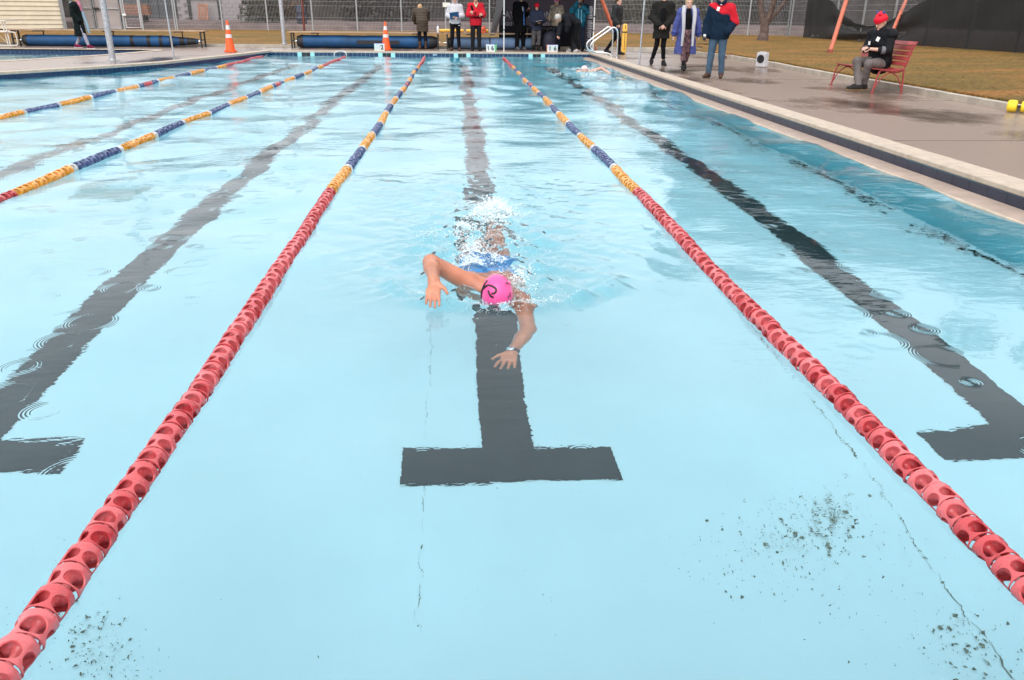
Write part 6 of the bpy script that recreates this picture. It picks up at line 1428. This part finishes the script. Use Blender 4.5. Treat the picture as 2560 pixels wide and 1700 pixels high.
hnA = hand_prims(wrA, tipA - wrA, np.array((-.1, -.45, .86)), -1, .92, .18, .35); hnB = hand_prims(wrB, v(.170, 3.19, -.272) - wrB, np.array((.1, .05, 1.0)), 1, .98, .12, .9)
link('body', sdf_mesh('body', [(body, .0085, {}), (hd, .007, {}), ([body[5], body[6]] + hnA, .0042, {}), ([body[8], body[9]] + hnB, .0045, {})]), pm('skin_swimmer', (0.48, 0.185, 0.105), 0.30, 0.16, 14, 0.0022, 110, sss=0.08), t)
M_CAP = pm('cap_pink', (0.90, 0.085, 0.30), 0.28, 0.05, 5)
capr = np.array((.0835, .104, .116)); capc = Hl(0, .012, .016)
link('swim_cap', sdf_mesh('swim_cap', [([EL(capc, capr, Rh)] + [C(capc + Rh @ np.array((.055 - .012 * i, -.02 + .01 * i, .080 + .006 * i)), capc + Rh @ np.array((.072 - .02 * i, .05, .055 + .012 * i)), .006, .004, .012) for i in range(3)], .006, dict(cuts=[(Hl(0, -.04, .035), Rh @ np.array((0, -.80, -.60)))]))]), M_CAP, t)
gz = lambda x, y: (1030 + x / 4.9, 640 + y / 4.9)
marks = [[(930, 300), (895, 350), (872, 395), (858, 450), (853, 512)], [(858, 425), (895, 385), (935, 358), (985, 372), (1022, 398), (1030, 430), (1008, 455), (975, 462)], [(935, 425), (948, 460), (965, 492), (1000, 508)], [(1196, 448), (1180, 462), (1173, 490), (1176, 515)], [(1196, 448), (1200, 480), (1196, 505)]]
for i, st in enumerate(marks):
    mk = MB()
    q = stroke_on(capc + T0, capr, Rh, [gz(x, y) for x, y in st])
    if len(q) > 1: mk.tube([tuple(np.array(p) - T0) for p in bez(q, 4)], (.0056 if i < 3 else .003), 6); mk.build('cap_print', pm('print_black', (0.012, 0.010, 0.014), 0.35, 0.1), t, 60)
b = MB(); b.tube([Hl(.05, .055, .10), Hl(.075, .035, .135)], [.004, .0015], 6); b.build('strap_end', M_BLACK, t)
for sx in (-1, 1):
    b = MB(); b.lathe([(.024, -.008), (.026, 0), (.020, .012), (0, .014)], (0, 0, 0), 14, Matrix.Rotation(R(90), 3, 'X')); e = b.build('goggle_lens', pm('goggle_smoke', (0.10, 0.05, 0.06), 0.15), t, 50); e.location = Hl(.033 * sx, -.088, .014); e.rotation_euler = Matrix(Rh).to_euler()
SUIT = pm('swimsuit_blue', (0.006, 0.16, 0.50), 0.5, 0.45, 26, hue=(0.05, 0.30, 0.66))
o = link('swimsuit', sdf_mesh('swimsuit', [([FL(pel, che, .156, .171, .63, (1, 0, .05), .06), C(hA, hA + (kA - hA) * .14, .091, .088, .05), C(hB, hB + (kB - hB) * .14, .091, .088, .05)], .009, dict(cuts=[(v(0, 4.84, 0), (0, 1, -.15))], subs=[C(shA + np.array((-.02, .03, .04)), shA + np.array((-.05, .12, .1)), .07), C(shB + np.array((.02, .03, .04)), shB + np.array((.05, .12, .1)), .07)]))]), SUIT, t)
fa = wrB - elB; fa = fa / np.linalg.norm(fa); Mw = Vector(fa).to_track_quat('Z', 'Y').to_matrix()
b = MB(); b.lathe([(.031, -.011), (.034, -.009), (.034, .009), (.031, .011)], tuple(wrB - fa * .012), 20, Mw); w_ = b.build('watch_strap', pm('strap_grey', (0.045, 0.045, 0.05), 0.4), t, 40)
b = MB(); b.lathe([(.019, 0), (.019, .009), (.016, .011), (0, .011)], tuple(wrB - fa * .012 + np.array((-.012, -.006, .030))), 18, Matrix.Rotation(R(-18), 3, 'Y')); b.build('watch_face', M_CHROME, t, 40)

# second swimmer, far off by the right wall
pq = gp(1461, 181, 0.0); t = thing('person', 'distant swimmer by the right pool edge in a burst of splash', 'person', (pq.x, pq.y, 0)); 
link('body', sdf_mesh('body', [([EL((0, 0, .05), (.085, .11, .10)), FL((0, .2, -.06), (.05, .75, -.10), .16, .14, .6), C((-.14, .16, -.02), (.16, .16, -.02), .06, k=.05), C((.18, .14, .0), (.42, .0, .10), .05, .04), C((.42, 0, .10), (.62, -.12, -.02), .04, .03), C((0, .8, -.1), (.1, 1.5, -.15), .09, .05)], .012, {}), (hand_prims(np.array((.62, -.12, -.02)), np.array((.7, -.3, -.4)), np.array((.3, -.6, .6)), -1, 1, .2), .006, {})]), SKIN, t)
link('swim_cap', sdf_mesh('swim_cap', [([EL((0, .01, .06), (.092, .116, .105))], .010, dict(cuts=[((0, 0, .05), (0, -.5, -1))]))]), pm('cap_pale', (0.75, 0.55, 0.56), 0.35), t)

# splash: white water thrown up by arms and legs
M_FOAMW = foam_material()
ico = bmesh.new(); bmesh.ops.create_icosphere(ico, subdivisions=1, radius=1); IV = np.array([q.co for q in ico.verts]); IF = np.array([[q.index for q in f.verts] for f in ico.faces]); ico.free()
def splash(label, clumps, seed):
    rg = np.random.default_rng(seed); pts = []
    for px, py, sx_, sy_, n, r, hz in clumps:
        n, r = int(n * 1.45), r * .74
        cl = rg.normal(size=(max(3, n // 40), 2))
        for _ in range(n):
            c_ = cl[rg.integers(len(cl))]; q = c_ * .75 + rg.normal(size=2) * .42
            p = gp(px + q[0] * sx_, py + q[1] * sy_, .0); z = water_h(np.array([[p.x]]), np.array([[p.y]]))[0, 0] if rg.random() < .35 else None
            rad = r * min(2.6, rg.exponential(.6) + .25)
            pts.append((p.x, p.y, (z if z is not None else 0) + rad * .3 + abs(rg.normal()) * hz * math.exp(-.5 * (q @ q)), rad))
    pts = np.array(pts); n = len(pts)
    sc_ = rg.uniform(.6, 1.3, (n, 1, 3)) * np.array((1, 1, .8)); V = IV[None] * sc_ * pts[:, None, 3:4] + pts[:, None, :3]; Fq = IF[None] + (np.arange(n) * len(IV))[:, None, None]
    tag(link('splash', np_mesh('splash', V.reshape(-1, 3), Fq.reshape(-1, 3)), M_FOAMW), label, 'splash', kind='stuff')
splash('white splash round the pink capped swimmer', [(1165, 578, 24, 20, 900, .0048, .014), (1180, 655, 20, 9, 420, .0054, .012), (1248, 648, 14, 7, 160, .0050, .012), (1234, 540, 28, 13, 2300, .0066, .06), (1230, 535, 40, 16, 500, .0046, .07), (1255, 590, 30, 22, 500, .0034, .015), (1175, 628, 30, 20, 1100, .0042, .018), (1172, 655, 40, 12, 400, .0036, .012), (1292, 690, 26, 16, 650, .0038, .018), (1312, 715, 28, 18, 450, .0028, .012),
    (1110, 728, 45, 14, 420, .0024, .008), (1155, 755, 60, 7, 420, .0027, .006), (1330, 752, 60, 12, 420, .0027, .008), (1246, 773, 60, 8, 500, .0027, .006), (1150, 560, 60, 40, 260, .0024, .03), (1330, 600, 60, 50, 260, .0022, .02), (1080, 610, 30, 26, 160, .0028, .01), (1235, 440, 50, 20, 160, .003, .01)], 5)
rg_ = np.random.default_rng(9); nb = 5200                # air beaten into the water: tiny bubbles just under the surface
bx = np.concatenate([rg_.normal(.13, .20, nb // 2), rg_.normal(.22, .13, nb // 2)]); by = np.concatenate([rg_.normal(4.75, .45, nb // 2), rg_.normal(5.7, .45, nb // 2)]); bz = -.01 - np.abs(rg_.normal(0, .06, nb)); br = .0012 + rg_.exponential(.0014, nb)
V_ = IV[None] * br[:, None, None] + np.stack([bx, by, bz], -1)[:, None, :]; F_ = IF[None] + (np.arange(nb) * len(IV))[:, None, None]
tag(link('bubbles', np_mesh('bubbles', V_.reshape(-1, 3), F_.reshape(-1, 3)), M_FOAMW), 'fine bubbles in the water over the legs of the pink capped swimmer', 'bubbles', kind='stuff')
splash('white splash round the distant swimmer', [(1458, 182, 34, 5, 500, .010, .04), (1480, 176, 40, 6, 300, .009, .03), (1420, 186, 26, 4, 160, .008, .015)], 6)
